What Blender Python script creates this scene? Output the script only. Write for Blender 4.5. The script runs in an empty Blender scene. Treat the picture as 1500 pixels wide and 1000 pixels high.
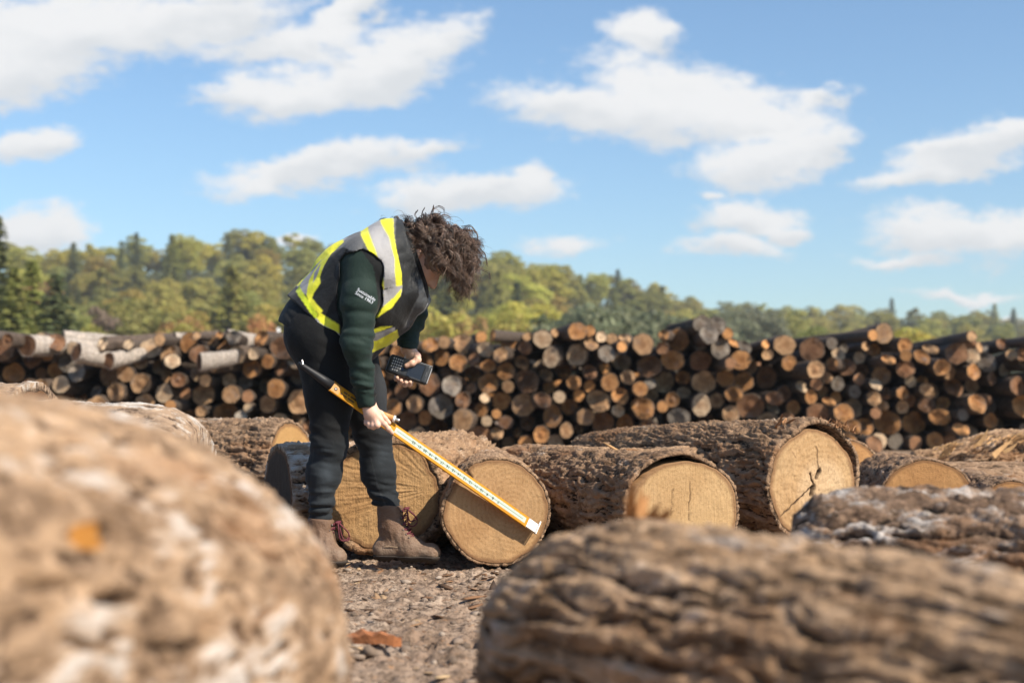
import bpy, math, random
import numpy as np
from mathutils import Vector, Matrix
rng = np.random.default_rng(7); random.seed(7)
sc = bpy.context.scene
COL = sc.collection
PI = math.pi
# ------------------------------------------------------------------ camera
FPX, CX, HY, CAMZ = 2083.3, 750.0, 586.0, 0.63       # focal length in photo pixels, optical axis, horizon row, eye height
def P(px, py, y):
    return np.array([(px - CX) / FPX * y, y, CAMZ - (py - HY) / FPX * y])
cd = bpy.data.cameras.new('camera'); cam = bpy.data.objects.new('camera', cd); COL.objects.link(cam)
cam.location = (0, 0, CAMZ); cam.rotation_euler = (PI / 2, 0, 0)
cd.lens = 50; cd.sensor_width = 36; cd.shift_y = (HY - 500) / 1500; cd.clip_end = 6000; cd.clip_start = 0.05
cd.dof.use_dof = True; cd.dof.focus_distance = 5.35; cd.dof.aperture_fstop = 2.5; cd.dof.aperture_blades = 0
sc.camera = cam
sc.view_settings.view_transform = 'Standard'; sc.view_settings.look = 'None'
sc.view_settings.exposure = 0.56
sc.cycles.use_denoising = True
sc.cycles.max_bounces = 6; sc.cycles.diffuse_bounces = 4; sc.cycles.glossy_bounces = 2; sc.cycles.transparent_max_bounces = 6
sc.cycles.sample_clamp_indirect = 6
# ------------------------------------------------------------------ noise
_perm = rng.permutation(256); _perm = np.concatenate([_perm, _perm, _perm])
_g = rng.normal(size=(256, 3)).astype(np.float32); _g /= np.linalg.norm(_g, axis=1)[:, None]
def pn(p, seed=0):
    p = np.asarray(p, np.float32) + np.float32(seed * 17.31)
    i = np.floor(p).astype(np.int32); f = p - i; u = f * f * f * (f * (f * 6 - 15) + 10); i &= 255
    out = 0
    for dx in (0, 1):
        wx = u[:, 0] if dx else 1 - u[:, 0]
        for dy in (0, 1):
            wy = u[:, 1] if dy else 1 - u[:, 1]
            for dz in (0, 1):
                wz = u[:, 2] if dz else 1 - u[:, 2]
                h = _perm[_perm[_perm[(i[:, 0] + dx) & 255] + ((i[:, 1] + dy) & 255)] + ((i[:, 2] + dz) & 255)]
                g = _g[h]
                out = out + wx * wy * wz * (g[:, 0] * (f[:, 0] - dx) + g[:, 1] * (f[:, 1] - dy) + g[:, 2] * (f[:, 2] - dz))
    return out * 1.5
def fbm(p, o=4, seed=0, lac=2.03, gain=.5):
    a, s = 1.0, 0; p = np.asarray(p, np.float32)
    for k in range(o):
        s = s + a * pn(p * lac ** k, seed + k); a *= gain
    return s
def worley(p, seed=0):
    p = np.asarray(p, np.float32); i = np.floor(p).astype(np.int32)
    f1 = np.full(len(p), 9., np.float32); f2 = f1.copy()
    for dx in (-1, 0, 1):
        for dy in (-1, 0, 1):
            for dz in (-1, 0, 1):
                c = i + np.array([dx, dy, dz]); cc = c & 255
                h = _perm[_perm[_perm[(cc[:, 0] + seed) & 255] + cc[:, 1]] + cc[:, 2]]
                q = c + .5 + _g[h] * .45
                d = np.linalg.norm(p - q, axis=1)
                m = d < f1; f2 = np.where(m, f1, np.minimum(f2, d)); f1 = np.where(m, d, f1)
    return f1, f2
def sstep(a, b, x):
    t = np.clip((x - a) / (b - a), 0, 1); return t * t * (3 - 2 * t)
# ------------------------------------------------------------------ mesh helpers
def mesh(name, v, f, smooth=True):
    v = np.asarray(v, np.float32); me = bpy.data.meshes.new(name)
    if isinstance(f, np.ndarray):
        f = f.astype(np.int32); n, k = f.shape
        me.vertices.add(len(v)); me.vertices.foreach_set('co', v.ravel())
        me.loops.add(n * k); me.loops.foreach_set('vertex_index', f.ravel())
        me.polygons.add(n); me.polygons.foreach_set('loop_start', np.arange(0, n * k, k, dtype=np.int32))
        me.update(calc_edges=True); me.validate()
    else:
        me.from_pydata([tuple(map(float, a)) for a in v], [], [tuple(map(int, a)) for a in f]); me.update()
    if smooth: me.polygons.foreach_set('use_smooth', np.ones(len(me.polygons), bool))
    return me
def obj(name, me, mat=None, parent=None, loc=None, mw=None):
    o = bpy.data.objects.new(name, me); COL.objects.link(o)
    if mat and me is not None:
        me.materials.clear(); me.materials.append(mat)
    if parent: o.parent = parent
    if loc is not None: o.location = loc
    if mw is not None: o.matrix_local = mw
    return o
def tag(o, label=None, cat=None, group=None, kind=None):
    if label: o['label'] = label
    if cat: o['category'] = cat
    if group: o['group'] = group
    if kind: o['kind'] = kind
    return o
def grid_faces(nu, nv, wrap=True, off=0):
    # nu rows, nv columns (wrapping)
    a = np.arange(nu - 1)[:, None]; b = np.arange(nv if wrap else nv - 1)[None, :]; b2 = (b + 1) % nv
    return (off + np.stack([a * nv + b, a * nv + b2, (a + 1) * nv + b2, (a + 1) * nv + b], -1)).reshape(-1, 4)
def attr(me, name, vals):
    vals = np.asarray(vals, np.float32)
    if vals.ndim == 1:
        a = me.attributes.new(name, 'FLOAT', 'POINT'); a.data.foreach_set('value', vals)
    else:
        a = me.attributes.new(name, 'FLOAT_COLOR', 'POINT')
        if vals.shape[1] == 3: vals = np.concatenate([vals, np.ones((len(vals), 1), np.float32)], 1)
        a.data.foreach_set('color', vals.ravel())
class MB:
    """collects boxes, tubes and sheets into one mesh"""
    def __init__(s): s.v = []; s.f = []; s.n = 0
    def add(s, v, f):
        s.v.append(np.asarray(v, float)); s.f += [tuple(int(i) + s.n for i in q) for q in f]; s.n += len(v); return s
    def box(s, c, size, R=None, bev=0):
        x, y, z = np.array(size) / 2
        if bev:
            b = bev; v = []
            for zz, i in ((-z, b), (-z + b, 0), (z - b, 0), (z, b)):
                for (sx, sy) in ((-1, -1), (1, -1), (1, 1), (-1, 1)):
                    for k in (0, 1):
                        ex, ey = (x - i - (b if (k == (0 if sx * sy > 0 else 1)) else 0), y - i - (b if (k == (1 if sx * sy > 0 else 0)) else 0))
                        v.append((sx * ex, sy * ey, zz))
            f = [tuple(q) for q in grid_faces(4, 8)] + [tuple(range(7, -1, -1)), tuple(range(24, 32))]
        else:
            v = [(i, j, k) for k in (-z, z) for (i, j) in ((-x, -y), (x, -y), (x, y), (-x, y))]
            f = [(3, 2, 1, 0), (4, 5, 6, 7)] + [(i, (i + 1) % 4, 4 + (i + 1) % 4, 4 + i) for i in range(4)]
        v = np.array(v)
        if R is not None: v = v @ np.array(R).T
        return s.add(v + np.array(c), f)
    def tube(s, pts, r, n=8, caps=True):
        pts = np.asarray(pts, float); m = len(pts); r = np.broadcast_to(np.asarray(r, float), (m,))
        t = np.gradient(pts, axis=0); t /= np.linalg.norm(t, axis=1)[:, None] + 1e-9
        up = np.array([0, 0, 1.]) if abs(t[0, 2]) < .9 else np.array([1., 0, 0])
        a = np.cross(t, up); a /= np.linalg.norm(a, axis=1)[:, None] + 1e-9; b = np.cross(a, t)
        th = np.arange(n) * 2 * PI / n
        v = pts[:, None] + r[:, None, None] * (np.cos(th)[None, :, None] * a[:, None] + np.sin(th)[None, :, None] * b[:, None])
        f = [tuple(q) for q in grid_faces(m, n)]
        if caps: f += [tuple(range(n - 1, -1, -1)), tuple(range((m - 1) * n, m * n))]
        return s.add(v.reshape(-1, 3), f)
    def build(s, name, mat, parent=None, smooth=False, **k):
        me = mesh(name, np.concatenate(s.v), s.f, smooth); return obj(name, me, mat, parent, **k)
# ------------------------------------------------------------------ node helpers
class NT:
    def __init__(s, tree): s.t = tree
    def n(s, typ, **k):
        o = s.t.nodes.new(typ); ins = k.pop('ins', {})
        for a, b in k.items(): setattr(o, a, b)
        for a, b in ins.items():
            i = o.inputs[a]
            if isinstance(b, bpy.types.NodeSocket): s.t.links.new(b, i)
            else: i.default_value = b
        return o
    def math(s, op, a, b=0.0, c=None, clamp=False):
        d = {0: a, 1: b}
        if c is not None: d[2] = c
        return s.n('ShaderNodeMath', operation=op, use_clamp=clamp, ins=d).outputs[0]
    def mix(s, f, a, b, bt='MIX'):
        o = s.n('ShaderNodeMix', data_type='RGBA', blend_type=bt)
        for i, x in ((0, f), (6, a), (7, b)):
            if isinstance(x, bpy.types.NodeSocket): s.t.links.new(x, o.inputs[i])
            else: o.inputs[i].default_value = (x if i == 0 else (x if len(x) == 4 else (*x, 1)))
        return o.outputs[2]
    def ramp(s, fac, stops, interp='LINEAR'):
        o = s.n('ShaderNodeValToRGB', ins={0: fac}); r = o.color_ramp; r.interpolation = interp
        while len(r.elements) < len(stops): r.elements.new(.5)
        for e, (p, c) in zip(r.elements, stops):
            e.position = p; e.color = (c, c, c, 1) if isinstance(c, (int, float)) else (*c, 1)
        return o.outputs[0]
    def noise(s, vec, scale, detail=4, rough=.55, dist=0.0):
        o = s.n('ShaderNodeTexNoise', ins={'Scale': scale, 'Detail': detail, 'Roughness': rough, 'Distortion': dist})
        if vec is not None: s.t.links.new(vec, o.inputs['Vector'])
        return o.outputs[0]
    def mapping(s, vec, loc=(0, 0, 0), rot=(0, 0, 0), scale=(1, 1, 1), typ='POINT'):
        return s.n('ShaderNodeMapping', vector_type=typ, ins={'Vector': vec, 'Location': loc, 'Rotation': rot, 'Scale': scale}).outputs[0]
    def bump(s, h, dist=.01, strength=1.0, nrm=None):
        d = {'Height': h, 'Distance': dist, 'Strength': strength}
        if nrm is not None: d['Normal'] = nrm
        return s.n('ShaderNodeBump', ins=d).outputs[0]
def new_mat(name):
    m = bpy.data.materials.new(name); m.use_nodes = True; t = NT(m.node_tree)
    b = m.node_tree.nodes['Principled BSDF']; return m, t, b
def setb(t, b, **k):
    for a, v in k.items():
        i = b.inputs[a.replace('_', ' ')]
        if isinstance(v, bpy.types.NodeSocket): t.t.links.new(v, i)
        else: i.default_value = v if not (isinstance(v, tuple) and len(v) == 3 and i.type == 'RGBA') else (*v, 1)
def plain(name, col, rough=.6, spec=.4, metal=0.0, var=.25, scale=60, bump=.0006, sheen=0.0):
    m, t, b = new_mat(name); tc = t.n('ShaderNodeTexCoord').outputs['Object']
    n = t.noise(tc, scale, 5); c = t.mix(n, tuple(x * (1 - var) for x in col), tuple(min(1, x * (1 + var)) for x in col))
    setb(t, b, Base_Color=c, Roughness=rough, Specular_IOR_Level=spec, Metallic=metal, Normal=t.bump(n, bump))
    if sheen: setb(t, b, Sheen_Weight=sheen)
    return m
# ------------------------------------------------------------------ light
EL, AZ = math.radians(42), math.atan2(0.61, -0.46)    # AZ measured from +Y towards +X
SUN = Vector((math.cos(EL) * math.sin(AZ), math.cos(EL) * math.cos(AZ), math.sin(EL)))
sl = bpy.data.lights.new('sun', 'SUN'); so = bpy.data.objects.new('sun', sl); COL.objects.link(so)
sl.energy = 5.0; sl.angle = math.radians(.53); sl.color = (1, .895, .75)
so.rotation_euler = SUN.to_track_quat('Z', 'Y').to_euler()
w = bpy.data.worlds.new('World'); sc.world = w; w.use_nodes = True; T = NT(w.node_tree)
bg = w.node_tree.nodes['Background']
sky = T.n('ShaderNodeTexSky', sky_type='NISHITA', sun_disc=False, sun_elevation=EL, sun_rotation=AZ, air_density=1.0, dust_density=.7, ozone_density=2.0)
SKYS = .106
d = T.n('ShaderNodeTexCoord').outputs['Generated']
sep = T.n('ShaderNodeSeparateXYZ', ins={0: d}).outputs
yy = T.math('MAXIMUM', sep[1], .02)
u_ = T.math('DIVIDE', sep[0], yy); v_ = T.math('DIVIDE', sep[2], yy)
uv = T.n('ShaderNodeCombineXYZ', ins={0: u_, 1: v_}).outputs[0]
st = T.mapping(uv, rot=(0, 0, -.15), scale=(1, 1.9, 1))
w1 = T.n('ShaderNodeTexNoise', ins={'Vector': st, 'Scale': 7.0, 'Detail': 3.0, 'Roughness': .5}).outputs['Color']
w2 = T.n('ShaderNodeTexNoise', ins={'Vector': st, 'Scale': 26.0, 'Detail': 6.0, 'Roughness': .62}).outputs['Color']
def vop(op, a, b):
    o = T.n('ShaderNodeVectorMath', operation=op)
    for i, x in ((0, a), (1, b)):
        if isinstance(x, bpy.types.NodeSocket): T.t.links.new(x, o.inputs[i])
        elif op == 'SCALE' and i == 1: o.inputs['Scale'].default_value = x
        else: o.inputs[i].default_value = x
    return o.outputs[0]
wc = vop('ADD', vop('SCALE', vop('SUBTRACT', w1, (.5, .5, .5)), .085), vop('SCALE', vop('SUBTRACT', w2, (.5, .5, .5)), .05))
uvw = vop('ADD', uv, vop('MULTIPLY', wc, (1, .55, 0)))
CLOUDS = [  # px, py, half width, half height, tilt in degrees (photo rows grow downwards)
 (90, 40, 210, 75, 8), (40, 95, 120, 40, 5), (260, 30, 190, 45, 6), (420, 62, 180, 30, 4), (330, -20, 160, 26, 0), (420, 125, 125, 42, 4), (545, 95, 140, 48, 14), (520, 30, 60, 30, 30),
 (640, 70, 90, 24, 20), (40, 205, 75, 28, 4), (75, 345, 70, 40, -8), (20, 330, 60, 30, 0), (470, 250, 150, 30, 5), (610, 232, 90, 20, 10),
 (680, 285, 135, 28, 5), (760, 262, 40, 30, 40), (955, 40, 62, 34, 8), (900, 160, 165, 42, -8), (1000, 130, 150, 58, -10), (1110, 165, 105, 44, -6), (1200, 140, 55, 15, 10),
 (1110, 235, 105, 40, 10), (1190, 205, 60, 34, 15), (1090, 325, 90, 32, -2), (1060, 368, 110, 22, -5), (1150, 345, 45, 18, 10), (1410, 222, 105, 30, 7), (1370, 255, 100, 20, 5), (1480, 205, 60, 22, 0), (1400, 345, 125, 38, -5),
 (1480, 350, 75, 26, 0), (1330, 382, 110, 14, 0), (830, 358, 60, 22, 5), (1400, 425, 110, 12, 0), (1480, 462, 30, 8, 0), (350, 352, 24, 12, 0), (420, 355, 40, 10, 0), (1020, 290, 40, 10, 5)]
SOFT = {(1088, 50), (330, -20), (420, 62), (1060, 368), (830, 358), (1400, 425), (1200, 140), (245, 170), (610, 232), (640, 70), (1330, 382), (420, 355), (1020, 290)}
den = None; ysum = None; wsum = None
for (px, py, rx, ry, tl) in CLOUDS:
    m_ = T.mapping(uvw, loc=((px - CX) / FPX, (HY - py) / FPX, 0), rot=(0, 0, math.radians(tl)), scale=(rx / FPX, ry / FPX, 1), typ='TEXTURE')
    l_ = T.n('ShaderNodeVectorMath', operation='LENGTH', ins={0: m_}).outputs['Value']
    x_ = T.math('SUBTRACT', (.82 if (px, py) in SOFT else 1.08), l_)
    den = x_ if den is None else T.math('SMOOTH_MAX', den, x_, .25)
    wt = T.math('MAXIMUM', T.math('ADD', x_, .15), .0); yl = T.math('MULTIPLY', wt, T.n('ShaderNodeSeparateXYZ', ins={0: m_}).outputs[1])
    ysum = yl if ysum is None else T.math('ADD', ysum, yl); wsum = wt if wsum is None else T.math('ADD', wsum, wt)
fine = T.noise(st, 60, 6, .65)
den = T.math('ADD', den, T.math('MULTIPLY', T.math('SUBTRACT', fine, .5), 1.1))
a_ = T.n('ShaderNodeMapRange', interpolation_type='SMOOTHSTEP', ins={0: den, 1: -.22, 2: .48, 3: 0.0, 4: .97}).outputs[0]
a_ = T.math('MULTIPLY', a_, T.n('ShaderNodeMapRange', ins={0: sep[1], 1: .1, 2: .4}).outputs[0])
shade = T.n('ShaderNodeMapRange', ins={0: T.noise(vop('ADD', st, (.02, -.03, 0)), 14, 4, .5), 1: .35, 2: .65}).outputs[0]
ybar = T.math('DIVIDE', ysum, T.math('MAXIMUM', wsum, .01)); shade = T.n('ShaderNodeMapRange', interpolation_type='SMOOTHSTEP', ins={0: T.math('ADD', ybar, T.math('MULTIPLY', T.math('SUBTRACT', shade, .5), .7)), 1: -.65, 2: .35}).outputs[0]
cc = T.mix(shade, (4.9, 5.05, 5.2), (6.0, 6.0, 6.0))
skyc = T.mix(1.0, sky.outputs[0], (.83, .97, 1.05), 'MULTIPLY')
T.t.links.new(T.mix(a_, skyc, cc), bg.inputs[0]); bg.inputs[1].default_value = SKYS
w.cycles.sampling_method = 'AUTOMATIC'
# ================================================================== ground, hill
def lerp1(tab, x):
    return np.interp(x, [a for a, b in tab], [b for a, b in tab])
TREETOP = [(-400, 335), (-200, 335), (0, 352), (60, 366), (150, 356), (260, 350), (400, 346), (480, 362), (600, 372), (730, 380), (800, 388), (850, 402), (905, 405), (960, 428), (1000, 444), (1060, 448), (1150, 452), (1300, 459), (1420, 463), (1500, 468), (1900, 474)]
def ridge(x, y):
    px = CX + FPX * x / np.maximum(y, 1)
    D = np.interp(px, [0, 700, 1100, 1500], [280, 290, 370, 400]); return px, D
def hill(x, y):
    px, D = ridge(x, y)
    top = CAMZ + (HY - lerp1(TREETOP, px)) / FPX * D - 8.2
    t = np.clip((y - 110) / (D - 110), 0, 1.6)
    top = top * (.25 + .75 * sstep(-450, -120, px) * (1 - sstep(1620, 1950, px)))
    return np.maximum(top + 1.4, .5) * np.where(t < 1, t * t * (1.9 - .9 * t), 1.0 - .55 * np.clip(t - 1, 0, 1)) * (y > 110)
def axis_pts(lo, f0, f1, hi, step, g):
    a = [f0]; d = step
    while a[-1] > lo: d *= g; a.append(a[-1] - d)
    b = list(np.arange(f0, f1, step))[1:]; c = [b[-1]]; d = step
    while c[-1] < hi: d *= g; c.append(c[-1] + d)
    return np.array(a[::-1] + b + c[1:])
gx = axis_pts(-3000, -1.0, .35, 3000, .009, 1.12); gy = axis_pts(-300, 2.7, 6.2, 4000, .009, 1.06)
GX, GY = np.meshgrid(gx, gy); X, Y = GX.ravel(), GY.ravel()
p3 = np.stack([X, Y, np.zeros_like(X)], 1)
near = np.exp(-np.maximum(0, np.abs(Y - 4.5) - 4) / 4) * np.exp(-np.maximum(0, np.abs(X) - 4) / 4)
rut = fbm(p3 * np.array([1.1, 3.0, 0]), 3, 3)
cl = np.abs(fbm(p3 * 9, 4, 11)); cl2 = fbm(p3 * np.array([22, 34, 0]), 4, 21); cl3 = 1 - np.abs(pn(p3 * np.array([38, 60, 0]), 31))
band = np.exp(-((Y - 3.72 - .12 * pn(p3 * 2.2, 5)) / .16) ** 2)
Z = near * (.014 * rut + .022 * (cl - .25) + .011 * cl2 + .009 * (cl3 ** 3 - .4) - band * (.02 + .17 * np.clip(fbm(p3 * np.array([6, 11, 0]), 3, 41) + .02, 0, .45))) - .012
Z += near * .03 * np.exp(-((Y - 3.45) / .13) ** 2) * (.4 + np.abs(fbm(p3 * 6, 3, 51)))
Z -= .012 * np.exp(-(((X + .45) / .6) ** 2 + ((Y - 5.45) / .35) ** 2))
Z = Z + hill(X, Y)
me = mesh('ground', np.stack([X, Y, Z], 1), grid_faces(len(gy), len(gx), wrap=False))
m, t, b = new_mat('dry_mud'); geo = t.n('ShaderNodeNewGeometry').outputs['Position']
n1 = t.noise(geo, 3, 5, .6); n2 = t.noise(geo, 55, 6, .7); n3 = t.noise(t.mapping(geo, scale=(40, 110, 40)), 1, 4, .6)
c = t.mix(t.ramp(n1, [(.35, 0), (.65, 1)]), (.29, .20, .14), (.42, .32, .24))
c = t.mix(t.ramp(t.noise(geo, 6.5, 5, .65), [(.5, 0), (.66, .75)]), c, (.17, .115, .08))
c = t.mix(t.ramp(n2, [(.40, .9), (.55, 0)]), c, (.115, .08, .057))
c = t.mix(t.ramp(n3, [(.62, 0), (.7, .75)]), c, (.40, .22, .11))
yy_ = t.n('ShaderNodeSeparateXYZ', ins={0: geo}).outputs[1]
c = t.mix(t.n('ShaderNodeMapRange', ins={0: yy_, 1: 40, 2: 75}).outputs[0], c, (.05, .055, .02))
setb(t, b, Base_Color=c, Roughness=.95, Specular_IOR_Level=.15, Normal=t.bump(t.math('ADD', n2, t.math('MULTIPLY', n3, .5)), .012, .8))
tag(obj('ground', me, m), kind='structure')
def ground_z(x, y):
    return float(np.interp(x, gx, Zg[np.searchsorted(gy, y)])) if False else 0.0
# clods and chips
def pebble_field(name, mat, n, sizes, flat, xr, yr, elong=1.0):
    V, F, off = [], [], 0
    base = np.array([(x, y, z) for z in (-1, 1) for y in (-1, 1) for x in (-1, 1)], float); base /= np.linalg.norm(base[0])
    base = np.concatenate([base, np.array([(1, 0, 0), (-1, 0, 0), (0, 1, 0), (0, -1, 0), (0, 0, 1), (0, 0, -1)], float)])
    tri = []
    for c_, q in ((8, (1, 3, 7, 5)), (9, (2, 0, 4, 6)), (10, (3, 2, 6, 7)), (11, (0, 1, 5, 4)), (12, (4, 5, 7, 6)), (13, (0, 2, 3, 1))):
        for k in range(4): tri.append((q[k], q[(k + 1) % 4], c_))
    tri = np.array(tri)
    for k in range(n):
        y = rng.uniform(*yr); x = rng.uniform(*xr); s = sizes[0] * (sizes[1] / sizes[0]) ** (rng.random() ** 2.2)
        v = base * (1 + rng.normal(0, .16, (14, 1))) * s * np.array([rng.uniform(.9, 1.3) * elong, 1, flat * rng.uniform(.7, 1.2)])
        a = rng.uniform(0, 2 * PI); R = np.array([[math.cos(a), -math.sin(a), 0], [math.sin(a), math.cos(a), 0], [0, 0, 1]])
        if flat < .5:
            tl = rng.normal(0, .25); R = R @ np.array([[math.cos(tl), 0, math.sin(tl)], [0, 1, 0], [-math.sin(tl), 0, math.cos(tl)]])
        ii = np.searchsorted(gy, y); jj = np.searchsorted(gx, x)
        z = Z.reshape(GX.shape)[min(ii, len(gy) - 1), min(jj, len(gx) - 1)]
        V.append(v @ R.T + np.array([x, y, z + s * flat * .35])); F.append(tri + off); off += 14
    o = obj(name, mesh(name, np.concatenate(V), np.concatenate(F), False), mat)
    tag(o, kind='stuff'); return o
def random_mat(name, stops, rough=.9, nscale=40):
    m, t, b = new_mat(name); g = t.n('ShaderNodeNewGeometry').outputs; tc = t.n('ShaderNodeTexCoord').outputs['Object']
    c = t.ramp(g['Random Per Island'], stops); n = t.noise(tc, nscale, 4)
    setb(t, b, Base_Color=t.mix(n, t.mix(1.0, c, (.7, .7, .7), 'MULTIPLY'), c), Roughness=rough, Specular_IOR_Level=.2, Normal=t.bump(n, .004)); return m
clodm = random_mat('clod_earth', [(0, (.13, .095, .07)), (.5, (.28, .21, .16)), (1, (.42, .34, .27))])
chipm = random_mat('chip_wood', [(0, (.09, .055, .035)), (.55, (.26, .14, .075)), (1, (.52, .37, .22))])
tag(pebble_field('dirt_clods', clodm, 1300, (.003, .020), .5, (-1.1, .4), (3.0, 6.3)), 'dry grey brown mud clods scattered over the bare ground', 'clods')
tag(pebble_field('dirt_clods', clodm, 150, (.008, .028), .8, (-.9, .1), (3.4, 3.95)), 'larger earth lumps heaped along the rut', 'clods')
tag(pebble_field('wood_chips', chipm, 1250, (.003, .021), .22, (-1.1, .4), (3.0, 6.3), 2.6), 'small bark and wood chips littering the mud', 'chips')
# ================================================================== near logs
def bark_mat(name, crev, mid, high, lichen=(.62, .59, .54), lich=.5, orange=.25, patch=(.62, .26, .05), fine=70, lscale=9, mott=.5, mscale=26):
    m, t, b = new_mat(name); tc = t.n('ShaderNodeTexCoord').outputs['Object']
    h = t.n('ShaderNodeAttribute', attribute_name='h').outputs['Fac']; pa = t.n('ShaderNodeAttribute', attribute_name='p').outputs['Fac']
    st = t.mapping(tc, scale=(.45, 1, 1))
    n1 = t.noise(st, 12, 5, .62); n2 = t.noise(st, fine, 6, .68); n3 = t.noise(st, lscale, 5, .7); n4 = t.noise(st, 5.5, 4, .6)
    hh = t.math('ADD', h, t.math('MULTIPLY', t.math('SUBTRACT', n2, .5), 1.5))
    c = t.mix(t.ramp(hh, [(.12, 0), (.42, 1)]), crev, t.mix(t.ramp(n1, [(.3, 0), (.7, 1)]), mid, high))
    n6 = t.noise(st, mscale, 3, .55); n7 = t.noise(tc, mscale * 1.7, 3, .6)
    c = t.mix(t.math('MULTIPLY', t.ramp(n6, [(.38, 1), (.52, 0)]), mott), c, tuple(x * .8 + y * .2 for x, y in zip(crev, mid))); c = t.mix(t.math('MULTIPLY', t.ramp(n7, [(.56, 0), (.68, 1)]), mott), c, tuple(min(1, x * 1.35) for x in high))
    og = t.math('MULTIPLY', t.ramp(n4, [(.56, 0), (.68, 1)]), orange)
    c = t.mix(og, c, (.40, .18, .07))
    lm = t.math('MULTIPLY', t.ramp(n3, [(.60 - .2 * lich, 0), (.70 - .2 * lich, 1)]), t.ramp(hh, [(.35, 0), (.75, 1)]))
    c = t.mix(t.math('MULTIPLY', lm, min(1, lich + .35)), c, lichen)
    c = t.mix(t.ramp(t.math('ADD', pa, t.math('MULTIPLY', t.math('SUBTRACT', n1, .5), .8)), [(.42, 0), (.6, 1)]), c, t.mix(n2, patch, tuple(x * .45 for x in patch)))
    setb(t, b, Base_Color=c, Roughness=.9, Specular_IOR_Level=.2, Normal=t.bump(t.math('ADD', n2, t.math('MULTIPLY', n1, .8)), .02, 1.0))
    return m
def face_mat(name, c1, c2, ring=110, pith=(0, 0), kerf=0.0, kerf_ang=0.6, stain=.5, rough_amp=.003, heart=None, ringk=.35):
    m, t, b = new_mat(name); tc = t.n('ShaderNodeTexCoord').outputs['Object']
    q = t.mapping(tc, loc=(0, -pith[0], -pith[1])); q0 = t.mapping(q, scale=(0, 1, 1))
    wv = t.noise(q0, 6, 3); ln = t.n('ShaderNodeVectorMath', operation='LENGTH', ins={0: q0}).outputs['Value']
    rr = t.math('ADD', ln, t.math('MULTIPLY', t.math('SUBTRACT', wv, .5), .03))
    rg = t.math('SINE', t.math('MULTIPLY', rr, ring * 6.28)); rgb = t.noise(t.n('ShaderNodeCombineXYZ', ins={0: t.math('MULTIPLY', rr, 60)}).outputs[0], 1, 3)
    rings = t.math('MULTIPLY', t.math('ADD', t.math('MULTIPLY', rg, .5), rgb), ringk)
    n1 = t.noise(q0, 7, 5, .65); n2 = t.noise(q0, 90, 6, .7)
    kq = t.mapping(q0, rot=(kerf_ang, 0, 0), scale=(1, 120, 5)); k = t.noise(kq, 1, 2, .5, 1.2)
    c = t.mix(t.math('ADD', n1, t.math('MULTIPLY', t.math('SUBTRACT', rings, .3), .6), clamp=True), c1, c2)
    if heart: c = t.mix(t.ramp(rr, [(heart[0] * .7, heart[2]), (heart[0], 0)]), c, heart[1])
    c = t.mix(t.math('MULTIPLY', t.ramp(n2, [(.52, 0), (.72, 1)]), .7), c, tuple(x * .45 for x in c1))
    c = t.mix(t.math('MULTIPLY', t.ramp(t.noise(q0, 3.2, 5, .7), [(.52, 0), (.7, 1)]), stain), c, tuple(x * .5 for x in c1))
    rad = t.noise(t.n('ShaderNodeCombineXYZ', ins={0: t.math('MULTIPLY', t.math('ARCTAN2', t.n('ShaderNodeSeparateXYZ', ins={0: q}).outputs[2], t.n('ShaderNodeSeparateXYZ', ins={0: q}).outputs[1]), 16), 1: t.math('MULTIPLY', ln, 6)}).outputs[0], 1, 4, .6)
    c = t.mix(t.ramp(rad, [(.66, 0), (.73, .7)]), c, (.12, .06, .03))
    c = t.mix(t.math('MULTIPLY', t.math('MULTIPLY', t.ramp(k, [(.35, 1), (.55, 0)]), t.ramp(n1, [(.4, .2), (.65, 1)])), min(.4, kerf * .28)), c, tuple(x * .5 for x in c1))
    n5 = t.noise(q0, 260, 4, .7); c = t.mix(n5, t.mix(1.0, c, (.75, .72, .7), 'MULTIPLY'), t.mix(1.0, c, (1.2, 1.2, 1.2), 'MULTIPLY')); n8 = t.noise(q0, 2.6, 3, .5); c = t.mix(t.ramp(n8, [(.35, .55), (.6, 0)]), c, t.mix(1.0, c, (.68, .60, .54), 'MULTIPLY')); rim_ = t.n('ShaderNodeAttribute', attribute_name='h').outputs['Fac']; c = t.mix(t.math('MULTIPLY', t.ramp(t.math('ADD', rim_, t.math('MULTIPLY', t.math('SUBTRACT', n1, .5), .10)), [(.90, 0), (.965, 1)]), .75), c, (.17, .085, .04)); cr = t.n('ShaderNodeAttribute', attribute_name='p').outputs['Fac']
    c = t.mix(cr, c, (.05, .028, .015))
    hgt = t.math('ADD', t.math('MULTIPLY', n2, .5), t.math('ADD', t.math('MULTIPLY', rings, .12), t.math('MULTIPLY', k, kerf * .5)))
    setb(t, b, Base_Color=c, Roughness=.8, Specular_IOR_Level=.2, Normal=t.bump(hgt, rough_amp * 2, .9)); return m
def seg_dist(p, a, b):
    a, b = np.array(a, float), np.array(b, float); t = np.clip(((p - a) @ (b - a)) / ((b - a) @ (b - a)), 0, 1)
    return np.linalg.norm(p - a - t[:, None] * (b - a), axis=1), t
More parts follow.
